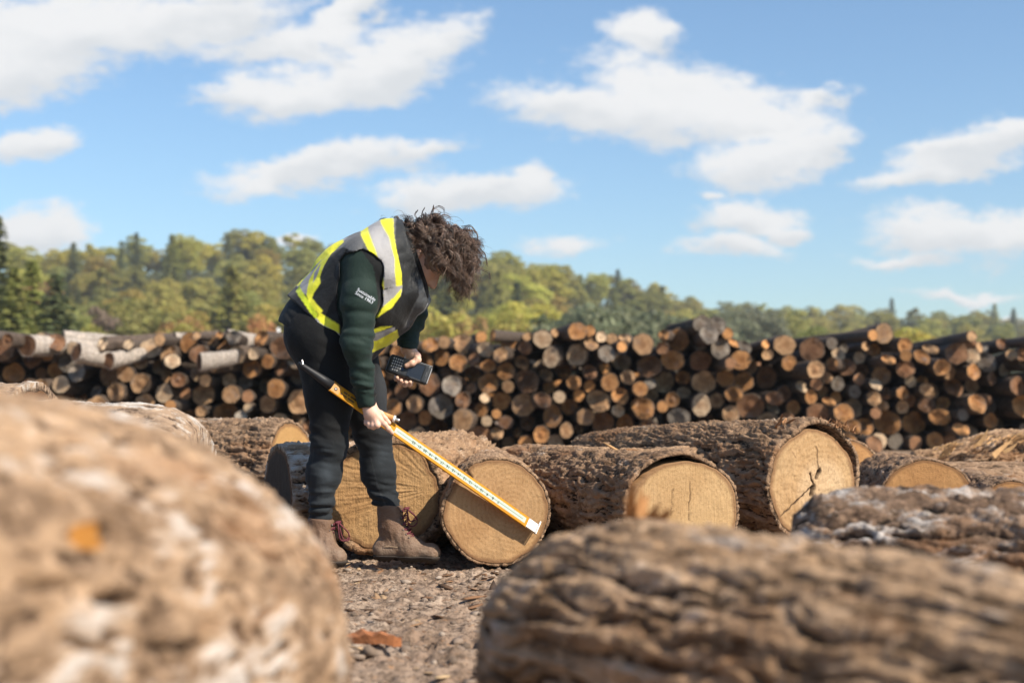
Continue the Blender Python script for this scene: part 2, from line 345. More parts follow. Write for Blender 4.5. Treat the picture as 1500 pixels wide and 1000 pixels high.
def make_log(label, face_px, Yf, R, axis, length, mat, fmat, aspect=1.0, taper=0.0, bend=(0, 0), bark=.012, nrm=None, plate=(3.2, 34), depth=.008, ridge_w=.7, lump=.03,
             res=.006, seed=1, gap=None, cracks=(), zc=None, rprof=None, group='large sawlogs lying on the ground', face_amp=.0012, patches=(), holes=(), torn=None, name='sawlog', bury=.012, closed_end=False, flat_face=True):
    c0 = P(face_px[0], face_px[1], Yf)
    if zc is not None: c0[2] = zc
    ax = np.array([*axis, 0.]) if len(axis) == 2 else np.array(axis, float); ax /= np.linalg.norm(ax)
    yv = np.cross([0, 0, 1], ax); yv /= np.linalg.norm(yv); zv = np.cross(ax, yv)
    M = np.stack([ax, yv, zv], 1)
    ns = max(24, int(length / res)); nt = max(48, int(2 * PI * R / res))
    s = np.linspace(0, length, ns); th = np.arange(nt) * 2 * PI / nt
    S, TH = np.meshgrid(s, th, indexing='ij'); S, TH = S.ravel(), TH.ravel()
    rp = (rprof(S) if rprof else R * (1 - taper * S / length))
    cy = np.stack([S * 0, np.cos(TH), np.sin(TH)], 1)
    shape = 1 + lump * 1.6 * pn(np.stack([S * .0 + seed, np.cos(TH) * 1.3, np.sin(TH) * 1.3], 1), seed) + lump * fbm(np.stack([S * 2.2, np.cos(TH) * 1.6, np.sin(TH) * 1.6], 1), 3, seed + 3)
    q = np.stack([S, R * cy[:, 1], R * cy[:, 2]], 1)
    wq = q + .035 * np.stack([pn(q * 7, seed + 5), pn(q * 7, seed + 6), pn(q * 7, seed + 7)], 1)
    f1, f2 = worley(wq * np.array([plate[0], plate[1], plate[1]]), seed)
    pl = np.clip((f2 - f1 + .10 * fbm(q * np.array([plate[0] * 3, 60, 60]), 3, seed + 15)) / .26, 0, 1)
    rd = 1 - np.abs(fbm(wq * np.array([plate[0] * .8, plate[1] * 1.1, plate[1] * 1.1]), 3, seed + 9)) * 1.8
    h = np.clip((1 - ridge_w) * pl + ridge_w * np.clip(1 - rd, 0, 1) * 1.6 + .6 * fbm(q * np.array([plate[0] * 2.0, 42, 42]), 4, seed + 13), -.1, 1.15)
    g1, g2 = worley(wq * np.array([plate[0] * 2.6, plate[1] * 2.3, plate[1] * 2.3]), seed + 31)
    h = h + .30 * (np.clip((g2 - g1) / .3, 0, 1) - .6) + .25 * fbm(q * np.array([50, 110, 110]), 3, seed + 17)
    rr = rp * shape + depth * (h - .6) * (.45 + .55 * sstep(0, .05, S))
    if gap is not None:                                   # bark lifting off the wood near the cut: (angle, half width, lift)
        da = np.abs((TH - gap[0] + PI) % (2 * PI) - PI); rr = rr + gap[2] * np.exp(-(da / gap[1]) ** 4) * np.exp(-(S / .22) ** 2)
    V = np.stack([S, rr * cy[:, 1] * aspect + bend[0] * (S / length) ** 2, rr * cy[:, 2] + bend[1] * np.sin(PI * S / length)], 1)
    pa = np.zeros(len(V)); wld = V @ M.T + c0
    def facing(): return (wld @ np.array([1, 0, 0])) * 0 + ((M @ cy.T).T * (np.array([0, 0, CAMZ]) - wld)).sum(1) > 0
    if len(patches) or len(holes):
        px = CX + FPX * wld[:, 0] / wld[:, 1]; py = HY - FPX * (wld[:, 2] - CAMZ) / wld[:, 1]; fc = facing()
        for (x0, y0, rx, ry) in patches: pa = np.maximum(pa, np.where(fc, np.clip(1.3 - .8 * np.hypot((px - x0) / rx, (py - y0) / ry), 0, 1), 0))
        for (x0, y0, rx, ry, dp) in holes:
            g = np.where(fc, np.exp(-(((px - x0) / rx) ** 2 + ((py - y0) / ry) ** 2) ** 2), 0)
            V[:, 1:] -= (cy[:, 1:] * (dp * g)[:, None]); h = h - 1.3 * g; pa = pa * (1 - g)
    n_l = np.array([-1., 0, 0])
    if nrm is not None:
        nw = np.array([*nrm, 0.]) if len(nrm) == 2 else np.array(nrm, float); n_l = M.T @ (nw / np.linalg.norm(nw))
    sh = lambda yz: -(yz @ n_l[1:]) / n_l[0]
    V[:, 0] += sh(V[:, 1:]) * np.clip(1 - S / min(.8, length * .7), 0, 1)
    ring = V[:nt]; rad = np.linalg.norm(ring[:, 1:], axis=1); u = ring[:, 1:] / rad[:, None]
    sm_ = np.linalg.norm(np.stack([(rp * shape)[:nt] * np.cos(th) * aspect, (rp * shape)[:nt] * np.sin(th)], 1), axis=1) + (gap[2] * np.exp(-(np.abs((th - gap[0] + PI) % (2 * PI) - PI) / gap[1]) ** 4) if gap is not None else 0); wood_r = np.minimum(sm_ - bark * (1 + .35 * pn(np.stack([th * 0 + seed, 5 * np.cos(th), 5 * np.sin(th)], 1), 3)), rad - .002)
    gapr = np.zeros(nt)
    if gap is not None:
        da = np.abs((th - gap[0] + PI) % (2 * PI) - PI); gapr = gap[2] * 1.15 * np.exp(-(da / gap[1]) ** 4)
    inner = wood_r * 1.0
    def ringat(r, dx): yz = u * r[:, None]; return np.stack([sh(yz) + dx, yz[:, 0], yz[:, 1]], 1)
    ragged = .006 * np.abs(pn(np.stack([th * 0, 9 * np.cos(th), 9 * np.sin(th)], 1), seed + 2))
    V[:nt, 0] -= ragged
    nv = len(V)
    if closed_end:
        allV = np.concatenate([V, [[-.02 if flat_face else -.06, 0, 0]]]); F = [grid_faces(ns, nt)[:, ::-1]]
        tri = np.array([[i, (i + 1) % nt, nv, nv] for i in range(nt)])
        F.append(tri); hall = np.concatenate([h, [.5]]); pall = np.concatenate([pa, [0]])
    else:
        r1 = ringat(inner, 0); r1[:, 0] -= ragged * .6; r2 = ringat(inner * .995, .16)
        allV = np.concatenate([V, r1, r2]); nb = np.arange(nt); nb2 = (nb + 1) % nt
        F = [grid_faces(ns, nt)[:, ::-1], np.stack([nb, nb2, nv + nb2, nv + nb], 1), np.stack([nv + nb, nv + nb2, nv + nt + nb2, nv + nt + nb], 1)]
        hall = np.concatenate([h, np.full(nt, .25), np.full(nt, .05)]); pall = np.concatenate([pa, np.zeros(2 * nt)])
    e0 = len(allV); last = np.arange((ns - 1) * nt, ns * nt)
    cen = allV[last].mean(0); capr = cen + (allV[last] - cen) * .0
    allV = np.concatenate([allV, [cen]]); F.append(np.stack([last, np.roll(last, -1), np.full(nt, e0), np.full(nt, e0)], 1))
    F = np.concatenate(F); quad = F[F[:, 2] != F[:, 3]]; tris = F[F[:, 2] == F[:, 3]][:, :3]
    fl = [tuple(r) for r in tris]
    me = mesh(name, allV, quad)
    if len(fl):
        # the end caps as a fan of triangles
        bm_v = allV; me2 = bpy.data.meshes.new(name); nq, ntr = len(quad), len(tris)
        me2.vertices.add(len(bm_v)); me2.vertices.foreach_set('co', bm_v.astype(np.float32).ravel())
        me2.loops.add(nq * 4 + ntr * 3); me2.loops.foreach_set('vertex_index', np.concatenate([quad.ravel(), tris.ravel()]).astype(np.int32))
        me2.polygons.add(nq + ntr); me2.polygons.foreach_set('loop_start', np.concatenate([np.arange(nq) * 4, nq * 4 + np.arange(ntr) * 3]).astype(np.int32))
        me2.update(calc_edges=True); me2.validate(); me2.polygons.foreach_set('use_smooth', np.ones(nq + ntr, bool)); me = me2
    attr(me, 'h', np.concatenate([hall, [.5]])); attr(me, 'p', np.concatenate([pall, [0]]))
    mw = Matrix([[*M[0], c0[0]], [*M[1], c0[1]], [*M[2], c0[2]], [0, 0, 0, 1]])
    o = obj(name, me, mat, mw=mw); tag(o, label, 'log', group)
    if fmat is not None and not closed_end:
        nr = max(24, int(R / .0045)); rho = np.linspace(0, 1, nr)[1:]
        wr = wood_r - gapr
        YZ = (u * wr[:, None])[None] * rho[:, None, None]
        yz = YZ.reshape(-1, 2)
        fx = sh(yz) - .002 + face_amp * fbm(np.concatenate([yz * 30, yz[:, :1] * 0 + seed], 1), 4, seed + 40)
        p = np.zeros(len(yz))
        for (a, b_, wd, dp) in cracks:
            d, tt = seg_dist(yz + .006 * np.stack([pn(np.concatenate([yz * 40, yz[:, :1] * 0], 1), 60), pn(np.concatenate([yz * 40, yz[:, :1] * 0], 1), 61)], 1), a, b_)
            g = np.exp(-(d / wd) ** 4); fx += dp * g; p = np.maximum(p, g if dp > .004 else g * .6)
        if torn is not None: fx = fx + torn(yz)
        fv = np.concatenate([np.stack([fx, yz[:, 0], yz[:, 1]], 1), ])
        rim = fv[-nt:].copy(); rim[:, 0] += .15
        c_ = np.array([[sh(np.zeros((1, 2)))[0] - .002 + (torn(np.zeros((1, 2)))[0] if torn else 0), 0, 0]])
        fv = np.concatenate([fv, rim, c_]); fq = grid_faces(nr, nt)[:, ::-1]
        k = len(fv) - 1; tri = [(i, (i + 1) % nt, k) for i in range(nt)]
        me = mesh('cut_face', fv, [tuple(map(int, q)) for q in fq] + [t_ for t_ in tri])
        attr(me, 'p', np.concatenate([p, np.zeros(nt + 1)])); attr(me, 'h', np.concatenate([np.repeat(rho, nt), np.ones(nt), [0]]))
        obj('cut_face', me, fmat, o)
    return o
grey = bark_mat('bark_brown_grey', (.055, .034, .021), (.26, .16, .095), (.42, .285, .185), lich=.15, orange=.4)
dark = bark_mat('bark_dark', (.045, .028, .017), (.25, .148, .085), (.44, .29, .18), lich=.08, orange=.4)
pale = bark_mat('bark_pale', (.09, .06, .042), (.40, .27, .175), (.52, .37, .255), lichen=(.70, .66, .60), lich=.62, orange=.3, patch=(.72, .33, .07))
tan = bark_mat('bark_tan', (.05, .03, .018), (.42, .255, .135), (.63, .435, .28), lichen=(.74, .67, .60), lich=.18, orange=.3, lscale=16, mott=.75, mscale=17)
beige = bark_mat('bark_beige', (.09, .055, .035), (.45, .285, .165), (.60, .41, .265), lichen=(.76, .70, .64), lich=.42, orange=.4, patch=(.70, .30, .06), mott=.7, mscale=18)
warm = bark_mat('bark_warm', (.055, .034, .02), (.31, .185, .105), (.50, .335, .21), lichen=(.64, .56, .48), lich=.12, orange=.4)
ribbed = bark_mat('bark_ribbed', (.022, .017, .014), (.165, .105, .072), (.36, .24, .16), lichen=(.66, .61, .57), lich=.5, orange=.5, lscale=13, mott=.85, mscale=15)
fD = face_mat('face_tan', (.38, .225, .10), (.56, .365, .19), ring=55, pith=(-.06, .02), kerf=.15, kerf_ang=.9, stain=.5, ringk=.33)
fE = face_mat('face_pale', (.42, .27, .125), (.59, .405, .215), ring=60, kerf=.55, kerf_ang=-.7, stain=.3, ringk=.25)
fF = face_mat('face_cream', (.39, .245, .115), (.58, .40, .22), ring=45, pith=(-.05, -.03), kerf=.5, kerf_ang=.6, stain=.45, ringk=.35, heart=(.16, (.66, .50, .32), .5))
fH = face_mat('face_orange', (.43, .22, .085), (.60, .35, .15), ring=120, kerf=.25, kerf_ang=.4, stain=.35)
fB = face_mat('face_honey', (.40, .23, .085), (.54, .34, .145), ring=120, kerf=.6, stain=.5)
fA = face_mat('face_rough', (.38, .225, .095), (.56, .36, .18), ring=40, kerf=.5, kerf_ang=.2, stain=.3, rough_amp=.006, ringk=.1)
fG = face_mat('face_dark', (.05, .035, .025), (.08, .055, .04), ring=80, stain=.6)  # shade of the end by the worker's shins is put into this colour
def fan(yz):                        # torn saw ridges fanning out from the right-hand edge
    q = yz - np.array([-.20, .03]); a = np.arctan2(q[:, 1], q[:, 0]); r = np.hypot(q[:, 0], q[:, 1])
    n = .7 * pn(np.stack([a * 13 + r * 3, r * 3.0, a * 0], 1), 77) + .6 * pn(np.stack([a * 31, r * 7, a * 0], 1), 78) + .3 * pn(np.concatenate([yz * 60, yz[:, :1] * 0], 1), 79)
    return -.0045 * n * np.clip(r / .12, 0, 1) * np.clip((q[:, 1] + .3) * 3 + .3, .3, 1)
LD = make_log('round log being measured, scale stick resting on its tan sawn face', (728, 747), 5.43, .209, (-.05, 1), 1.7, warm, fD, seed=4, taper=.03, bark=.011, depth=.008, nrm=(.25, -1), res=.006, zc=.205, bend=(.02, 0), cracks=[((.09, .12), (.12, .17), .004, .006)])
LA = make_log('rough torn-faced log directly behind the worker\'s legs', (560, 728), 5.74, .243, (.32, .95), .9, warm, fA, seed=9, zc=.24, bark=.03, depth=.022, lump=.05, nrm=(.12, -1), torn=fan, face_amp=.002)
LA2 = make_log('short pale-barked log left of the worker\'s shins, its sawn end in shade', (408, 742), 6.0, .225, (.86, .5), .75, pale, fG, seed=12, zc=.225, bark=.02, nrm=(-.9, -.42), depth=.018)
LB = make_log('log with a bright yellow notch cut, left of the worker\'s knees', (432, 690), 7.1, .265, (-.86, .5), 1.5, grey, fB, seed=15, zc=.265, nrm=(.93, -.34, .14), bark=.018, depth=.02)
LC = make_log('long pinkish log lying behind the pale blurred foreground log', (292, 700), 4.35, .28, (-1, .06), 2.2, pale, None, seed=18, closed_end=True, rprof=lambda s: .30 - .06 * np.exp(-s / .05) + .04 * np.clip(s / 1.1, 0, 1), zc=.31, plate=(7, 28), depth=.008)
LC2 = make_log('stub log with a dark end showing at the left edge of the photo', (48, 640), 4.75, .34, (-1, .18), 1.4, pale, fG, seed=19, zc=.345, bark=.03, plate=(7, 28), depth=.008)
LE = make_log('log with loose curling bark over its pale sawn face, below the twig', (1000, 752), 5.2, .214, (-.36, .93), 1.5, dark, fE, aspect=1.12, seed=22, zc=.212, bark=.012, gap=(1.15, .75, .022), depth=.015, cracks=[((-.03, .12), (-.025, -.02), .0022, .003), ((.04, .10), (.05, 0), .0018, .002)])
LE1 = make_log('brown log lying crosswise behind the measured log, a twig on it', (722, 690), 6.7, .2, (1, -.12), 1.35, warm, None, seed=25, zc=.205, closed_end=True, rprof=lambda s: .205 - .05 * np.exp(-s / .06) + .012 * np.cos(s * 5), depth=.016)
LF = make_log('biggest log, dark bark and cracked cream sawn face', (1191, 705), 6.2, .262, (-.52, .85), 1.7, dark, fF, seed=28, taper=.3, aspect=1.0, bark=.02, gap=(2.25, .8, .03), zc=.262, depth=.02, bend=(0, .03),
              cracks=[((.0, .0), (.19, -.13), .0035, .005), ((-.02, .03), (-.035, .06), .010, .02), ((0, -.01), (.01, -.04), .012, .02), ((0, 0), (.02, .05), .004, .008), ((-.03, .06), (-.02, .17), .003, -.004)], face_amp=.003)
LG = make_log('small yellow-ended log peeking out behind the biggest log', (1240, 701), 7.5, .214, (-.3, .95), 1.4, dark, fH, seed=31, zc=.214)
LH = make_log('orange-faced log in front of the grey horizontal log', (1358, 727), 6.6, .18, (.06, 1), .8, dark, fH, seed=34, aspect=1.16, zc=.18, bark=.01)
LI = make_log('grey slender log lying crosswise behind the orange-faced log', (1262, 716), 7.6, .148, (1, .02), 2.2, grey, None, seed=37, zc=.15, closed_end=True, plate=(2.5, 26), depth=.009)
LK = make_log('low orange-ended log half hidden at the right edge', (1482, 744), 6.2, .143, (.1, 1), 1.0, grey, fH, seed=40, zc=.14, bark=.01)
LJ = make_log('shaggy splintered log farthest right beyond the grey log', (1338, 672), 9.0, .2, (1, .03), 2.2, warm, None, seed=43, closed_end=True, rprof=lambda s: .10 + .13 * sstep(0, .62, s), zc=.21, depth=.02)
fg = 'blurred foreground logs'
LL = make_log('huge pale-barked log blurred in the lower left foreground', (266, 945), 2.03, .31, (-.40, -.92), 1.5, beige, None, seed=46, closed_end=True, rprof=lambda s: .362 - .092 * np.exp(-s / .19), zc=.285, bend=(0, .02), plate=(9, 30), depth=.009, ridge_w=.6, lump=.03, res=.0045,
              patches=[(132, 785, 34, 22)], holes=[(80, 850, 50, 9, .03), (170, 872, 30, 10, .035), (265, 945, 50, 8, .02), (160, 775, 12, 18, .02)], group=fg)
LR = make_log('brown furrowed log blurred in the lower right foreground', (812, 946), 2.3, .228, (.62, -.78), 1.6, tan, None, seed=49, closed_end=True, rprof=lambda s: .242 - .080 * np.exp(-s / .15) - .06 * s, zc=.231, plate=(2.2, 22), depth=.014, ridge_w=.4, res=.0045, group=fg)
LQ = make_log('dark deeply ribbed log with white flecks behind the brown foreground log', (1165, 800), 3.3, .212, (.95, -.28), 1.5, ribbed, None, seed=52, closed_end=True, rprof=lambda s: .215 - .06 * np.exp(-s / .06), zc=.208, plate=(2.4, 22), depth=.028, ridge_w=.4, res=.0045, group=fg)
# torn slivers, twig, chunk
wood = plain('raw_wood', (.50, .30, .14), .8, .2, var=.4, scale=30, bump=.003)
obark = plain('torn_bark', (.30, .16, .08), .9, .15, var=.5, scale=25, bump=.004)
def sliver(mb, a, b, w, th=.004, curl=.02):
    a, b = np.array(a, float), np.array(b, float); t = np.linspace(0, 1, 6); d = b - a; side = np.cross(d, [0, 1, 0]) + 1e-6; side /= np.linalg.norm(side)
    pts = a + t[:, None] * d + np.outer(np.sin(t * PI) * curl, rng.normal(0, 1, 3)); ww = w * (1 - t ** 2 * .9) * .5
    v = []
    for p_, k in zip(pts, ww):
        for (i, j) in ((-1, -1), (1, -1), (1, 1), (-1, 1)): v.append(p_ + side * k * i + np.array([0, 1, 0]) * th * j)
    mb.add(v, [tuple(q) for q in grid_faces(6, 4)] + [(3, 2, 1, 0), (20, 21, 22, 23)])
def slivers(owner, name, pts, mat, curl=.006):
    mb = MB()
    for (x0, y0, x1, y1, Yd, w_) in pts: sliver(mb, P(x0, y0, Yd), P(x1, y1, Yd + rng.uniform(-.06, .06)), w_, curl=curl)
    o = mb.build(name, mat); o.parent = owner; o.matrix_parent_inverse = owner.matrix_world.inverted() if False else owner.matrix_basis.inverted(); return o
sp = []
for k in range(90):
    x = rng.uniform(1138, 1262); y = np.interp(x, [1138, 1160, 1200, 1240, 1262], [622, 617, 614, 622, 634]) + rng.uniform(0, 5)
    sp.append((x, y + 3, x + rng.uniform(-10, 12), y - rng.uniform(-1, 8), 6.22 + rng.uniform(.01, .14), rng.uniform(.002, .006)))
sp += [(1141, 622, 1146, 606, 6.26, .012), (1146, 620, 1152, 612, 6.26, .014), (1152, 621, 1166, 613, 6.25, .012), (1136, 626, 1142, 616, 6.27, .012)]
slivers(LF, 'bark_splinters', sp, obark)
sp = [(1352 + rng.uniform(0, 200), 655 + rng.uniform(-16, 3), 0, 0, 8.8, rng.uniform(.008, .03)) for k in range(40)]
sp = [(a, np.interp(a, [1350, 1420, 1550], [662, 643, 634]) + rng.uniform(-1, 16), a + rng.uniform(10, 26), np.interp(a, [1350, 1420, 1550], [662, 643, 634]) - rng.uniform(0, 8), e, f * .5) for (a, b_, c_, d_, e, f) in sp for _ in (0, 1)]
sp += [(1432, 652, 1447, 628, 8.75, .03), (1455, 668, 1482, 645, 8.72, .035), (1470, 662, 1490, 648, 8.72, .025)]
slivers(LJ, 'bark_splinters', sp, wood)
slivers(LD, 'bark_flap', [(742, 676, 776, 682, 5.5, .012)], wood)
slivers(LE1, 'bark_litter', [(880 + rng.uniform(-10, 50), 668 + rng.uniform(-1, 3), 880 + rng.uniform(0, 60), 659 + rng.uniform(-2, 6), 6.55, rng.uniform(.006, .02)) for k in range(22)], obark)
mb = MB(); mb.tube([P(884, 648, 6.55), P(893, 653, 6.55), P(906, 661, 6.52)], [.004, .006, .008], 6)
tw = mb.build('twig', wood, smooth=True); tag(tw, 'thin bare twig sticking up from the crosswise brown log', 'twig')
sp = [(922, 758, 927, 708, 2.2, .016), (931, 760, 939, 712, 2.19, .020), (940, 758, 950, 724, 2.18, .018), (948, 762, 966, 736, 2.17, .016), (958, 764, 980, 744, 2.16, .014), (925, 752, 915, 728, 2.2, .012)]
slivers(LR, 'torn_bark', sp, plain('orange_bark', (.40, .20, .08), .85, .2, var=.5, scale=30, bump=.004))
mb = MB(); v = []
for k, t_ in enumerate(np.linspace(0, 1, 9)):
    c_ = P(508, 962, 3.5) * (1 - t_) + P(588, 952, 3.45) * t_; hw = .022 * (math.sin(PI * min(1, .15 + t_ * .85)) ** .5 + .2)
    c_[2] = .040 + .012 * math.sin(t_ * 3)
    for (i, j) in ((-1, -1), (1, -1), (1, 1), (-1, 1)): v.append(c_ + np.array([0, i * hw, j * .011 * (1 + .3 * rng.normal())]))
mb.add(v, [tuple(q) for q in grid_faces(9, 4)] + [(3, 2, 1, 0), (32, 33, 34, 35)])
bc = mb.build('bark_chunk', plain('rust_bark', (.33, .13, .055), .9, .15, var=.5, scale=45, bump=.006)); tag(bc, 'rust-coloured slab of bark lying in the muddy rut', 'bark chunk')
# ================================================================== the long pile of logs behind
YP = 18.0; MPX = YP / FPX
PTOP = [(-200, 490), (0, 488), (60, 490), (130, 500), (200, 500), (300, 488), (400, 490), (450, 493), (600, 490), (700, 486), (760, 490), (825, 482), (850, 472), (880, 488), (990, 480), (1010, 488), (1036, 468), (1060, 480), (1100, 502), (1190, 490), (1250, 500), (1290, 474), (1335, 510), (1400, 490), (1450, 503), (1500, 492), (1750, 495)]
def ptop(x): return CAMZ + (HY - lerp1(PTOP, CX + x / MPX)) * MPX
circ = []
cxs = np.zeros(0); czs = np.zeros(0); crs = np.zeros(0)
fails = 0
while fails < 150 and len(circ) < 520:
    r = float(np.clip(np.exp(rng.normal(math.log(.097), .25)), .058, .16))
    xs = rng.uniform(-6.65, 6.65, 60)
    best = None
    for x in xs:
        dx = np.abs(cxs - x); m_ = dx < (crs + r) * 1.0
        z = r
        if m_.any(): z = max(z, float(np.max(czs[m_] + np.sqrt(np.maximum(0, (crs[m_] + r) ** 2 - dx[m_] ** 2)))))
        if z + r * .55 > ptop(x): continue
        sc_ = z - ptop(x) * .6 + rng.uniform(0, .10)
        if best is None or sc_ < best[0]: best = (sc_, x, z)
    if best is None: fails += 1; continue
    fails = 0
    _, x, z = best; circ.append((x, z, r)); cxs = np.append(cxs, x); czs = np.append(czs, z); crs = np.append(crs, r)
print('PILE LOGS', len(circ))
def ob_color_mats():
    m, t, b = new_mat('pile_end'); oi = t.n('ShaderNodeObjectInfo').outputs; tc = t.n('ShaderNodeTexCoord').outputs['Object']
    off = vop2(t, tc, oi['Random']); ln = t.n('ShaderNodeVectorMath', operation='LENGTH', ins={0: t.mapping(tc, scale=(0, 1, 1))}).outputs['Value']
    n = t.noise(off, 14, 4, .6); n2 = t.noise(off, 60, 4, .6); n3 = t.noise(off, 5, 3, .6)
    c = t.mix(t.ramp(n, [(.3, .0), (.66, .9)]), oi['Color'], t.mix(1.0, oi['Color'], (.42, .36, .32), 'MULTIPLY'))
    c = t.mix(t.ramp(ln, [(.02, .55), (.09, 0)]), c, t.mix(1.0, oi['Color'], (.5, .38, .3), 'MULTIPLY'))
    c = t.mix(t.ramp(n3, [(.55, 0), (.75, .6)]), c, (.16, .14, .13))
    c = t.mix(t.ramp(ln, [(.115, 0), (.15, .45)]), c, t.mix(1.0, oi['Color'], (1.3, 1.35, 1.4), 'MULTIPLY'))
    setb(t, b, Base_Color=c, Roughness=.85, Specular_IOR_Level=.2, Normal=t.bump(n2, .01)); me_ = m
    m, t, b = new_mat('pile_bark'); oi = t.n('ShaderNodeObjectInfo').outputs; tc = t.n('ShaderNodeTexCoord').outputs['Object']
    off = vop2(t, tc, oi['Random']); n = t.noise(t.mapping(off, scale=(.3, 1, 1)), 26, 5, .65); n2 = t.noise(off, 6, 4, .6)
    c = t.mix(t.ramp(n, [(.35, 0), (.7, 1)]), t.mix(1.0, oi['Color'], (.45, .42, .4), 'MULTIPLY'), oi['Color'])
    c = t.mix(t.ramp(n2, [(.5, 0), (.7, .5)]), c, t.mix(1.0, oi['Color'], (1.7, 1.6, 1.5), 'MULTIPLY'))
    setb(t, b, Base_Color=c, Roughness=.9, Specular_IOR_Level=.2, Normal=t.bump(n, .03)); return me_, m
def vop2(t, tc, rnd):
    k = t.n('ShaderNodeCombineXYZ', ins={0: t.math('MULTIPLY', rnd, 37.0), 1: t.math('MULTIPLY', rnd, 91.0), 2: t.math('MULTIPLY', rnd, 53.0)}).outputs[0]
    return t.n('ShaderNodeVectorMath', operation='ADD', ins={0: tc, 1: k}).outputs[0]
pend, pbark = ob_color_mats()
protos = []
R0 = .15
for k in range(9):
    ns, nt = 16, 30; L = 4.2; s = np.concatenate([[0, .02], np.linspace(.12, L, ns - 2)]); th = np.arange(nt) * 2 * PI / nt
    S, TH = np.meshgrid(s, th, indexing='ij'); S, TH = S.ravel(), TH.ravel(); cs, sn = np.cos(TH), np.sin(TH)
    sh_ = 1 + .15 * pn(np.stack([S * .2 + k * 7, cs * 1.2, sn * 1.2], 1), k) + .06 * pn(np.stack([S * 2 + k * 7, cs * 3, sn * 3], 1), k + 20) + .02 * rng.normal(size=len(S))
    rr = R0 * sh_ * (1 - .05 * S); tilt = rng.normal(0, .22, 2) if k > 2 else np.zeros(2)
    bend = rng.normal(0, .06, 2)
    V = np.stack([S + (tilt[0] * rr * cs + tilt[1] * rr * sn) * (S < .1), rr * cs + bend[0] * (S / L) ** 2, rr * sn + bend[1] * (S / L) ** 2], 1)
    F = [tuple(q[::-1]) for q in grid_faces(ns, nt)]; F.append(tuple(range((ns - 1) * nt, ns * nt)))
    rim = V[:nt].copy(); rin = rim * np.array([1, .93, .93]); rin[:, 0] += .002
    V2 = np.concatenate([V, rin]); F += [(i, (i + 1) % nt, ns * nt + (i + 1) % nt, ns * nt + i) for i in range(nt)]
    bme = mesh('pile_log', V2, F); bme.materials.append(pbark)
    fv = np.concatenate([rin + np.array([.001, 0, 0]), rin * np.array([1, .5, .5]) + np.array([rng.normal(0, .006), 0, 0]), [[rin[:, 0].mean(), 0, 0]]])
    ff = [((i + 1) % nt, i, nt + i, nt + (i + 1) % nt) for i in range(nt)] + [(nt + (i + 1) % nt, nt + i, 2 * nt) for i in range(nt)]
    fme = mesh('cut_end', fv, ff, False); fme.materials.append(pend); protos.append((bme, fme))
CLS = {'orange': ((.52, .265, .105), .28), 'tan': ((.50, .31, .165), .26), 'pale': ((.62, .46, .30), .12), 'brown': ((.30, .16, .085), .18), 'grey': ((.29, .25, .205), .11)}
def zone(px, py):
    if px < 130: return 'near the left edge of the photo'
    if px < 300: return 'above the pale foreground log'
    if px < 420: return 'left of the worker\'s hips'
    if px < 570: return 'behind the worker'
    if px < 660: return 'around the handheld scanner'
    if px < 800: return 'above the measured log'
    if px < 960: return 'above the twig'
    if px < 1090: return 'left of the biggest log'
    if px < 1290: return 'above the biggest log'
    if px < 1400: return 'above the orange-faced log'
    return 'near the right edge of the photo'
recs = []
names = list(CLS)
def px_of(v): return CX + FPX * v[0] / v[1], HY - FPX * (v[2] - CAMZ) / v[1]
plogs = []
for i, (x, z, r) in enumerate(circ):
    top = z > ptop(x) - .42
    px, py = CX + x / MPX, HY - (z - CAMZ) / MPX
    pr = np.array([CLS[n][1] for n in names]) * np.array([1, 1.3, 1.5, 1.1, .7] if px < 520 else [1.3, 1, .9, 1, 1.2 if px > 1000 else .8]); pr /= pr.sum()
    c = names[rng.choice(5, p=pr)]
    if 1020 < px < 1060 and top: c = 'grey'
    y = YP + rng.uniform(-.3, .3) + (rng.uniform(-.5, .45) if rng.random() < .4 else 0)
    y -= .25 if px < 480 else 0
    yaw = rng.normal(0, .075) + (rng.normal(0, .16) if top else 0); pit = rng.normal(0, .015) + (-.05 if top and rng.random() < .35 else 0)
    recs.append(dict(px=px, py=py, x=x, z=z, r=r, y=y, yaw=yaw, pit=pit, c=c, show=r * (1.0 if -6.4 < x < 6.6 else .3) * (.75 if py > 640 else 1), row='top' if top else ('upper' if z > 1.0 else 'middle' if z > .62 else 'lower' if z > .3 else 'bottom'), k=int(rng.integers(9)), bark=None))
# peeled white logs and forked pieces lying askew on the left part
WH = [(112, 516, 17.3, .12, .85, .75, .22), (255, 499, 18.3, .10, 1.05, 1.0, .02), (330, 497, 18.2, .13, .95, .55, .12), (160, 528, 17.4, .10, .55, .7, -.15), (292, 530, 17.2, .11, 1.05, .5, -.10), (40, 506, 17.4, .14, .35, 1.2, .0), (92, 496, 18.4, .11, 1.1, 1.0, .05)]
for (px, py, y, r, yaw, ln, pit) in WH:
    v = P(px, py, y); recs.append(dict(px=px, py=py, x=v[0], z=v[2], r=r, y=y, yaw=-yaw, pit=pit, c='brown', row='top' if py < 520 else 'upper', k=int(rng.integers(9)), bark=(.52, .46, .40), ln=ln / 4.2))
for (px, py, y, r, yaw, pit) in [(846, 485, 17.6, .11, .2, .0), (1029, 475, 17.6, .115, .04, .01), (1050, 477, 17.65, .12, -.03, .01), (1039, 490, 17.5, .12, .02, 0)]:
    v = P(px, py, y); recs.append(dict(px=px, py=py, x=v[0], z=v[2], r=r, y=y, yaw=yaw, pit=pit, c='orange' if px < 900 else 'grey', row='top', k=int(rng.integers(9)), bark=None, ln=.42))
BIG = 284 - len([q for q in recs if 'show' not in q]); ordr = sorted([q for q in recs if 'show' in q], key=lambda q: -q['show']); rest = ordr[BIG:]
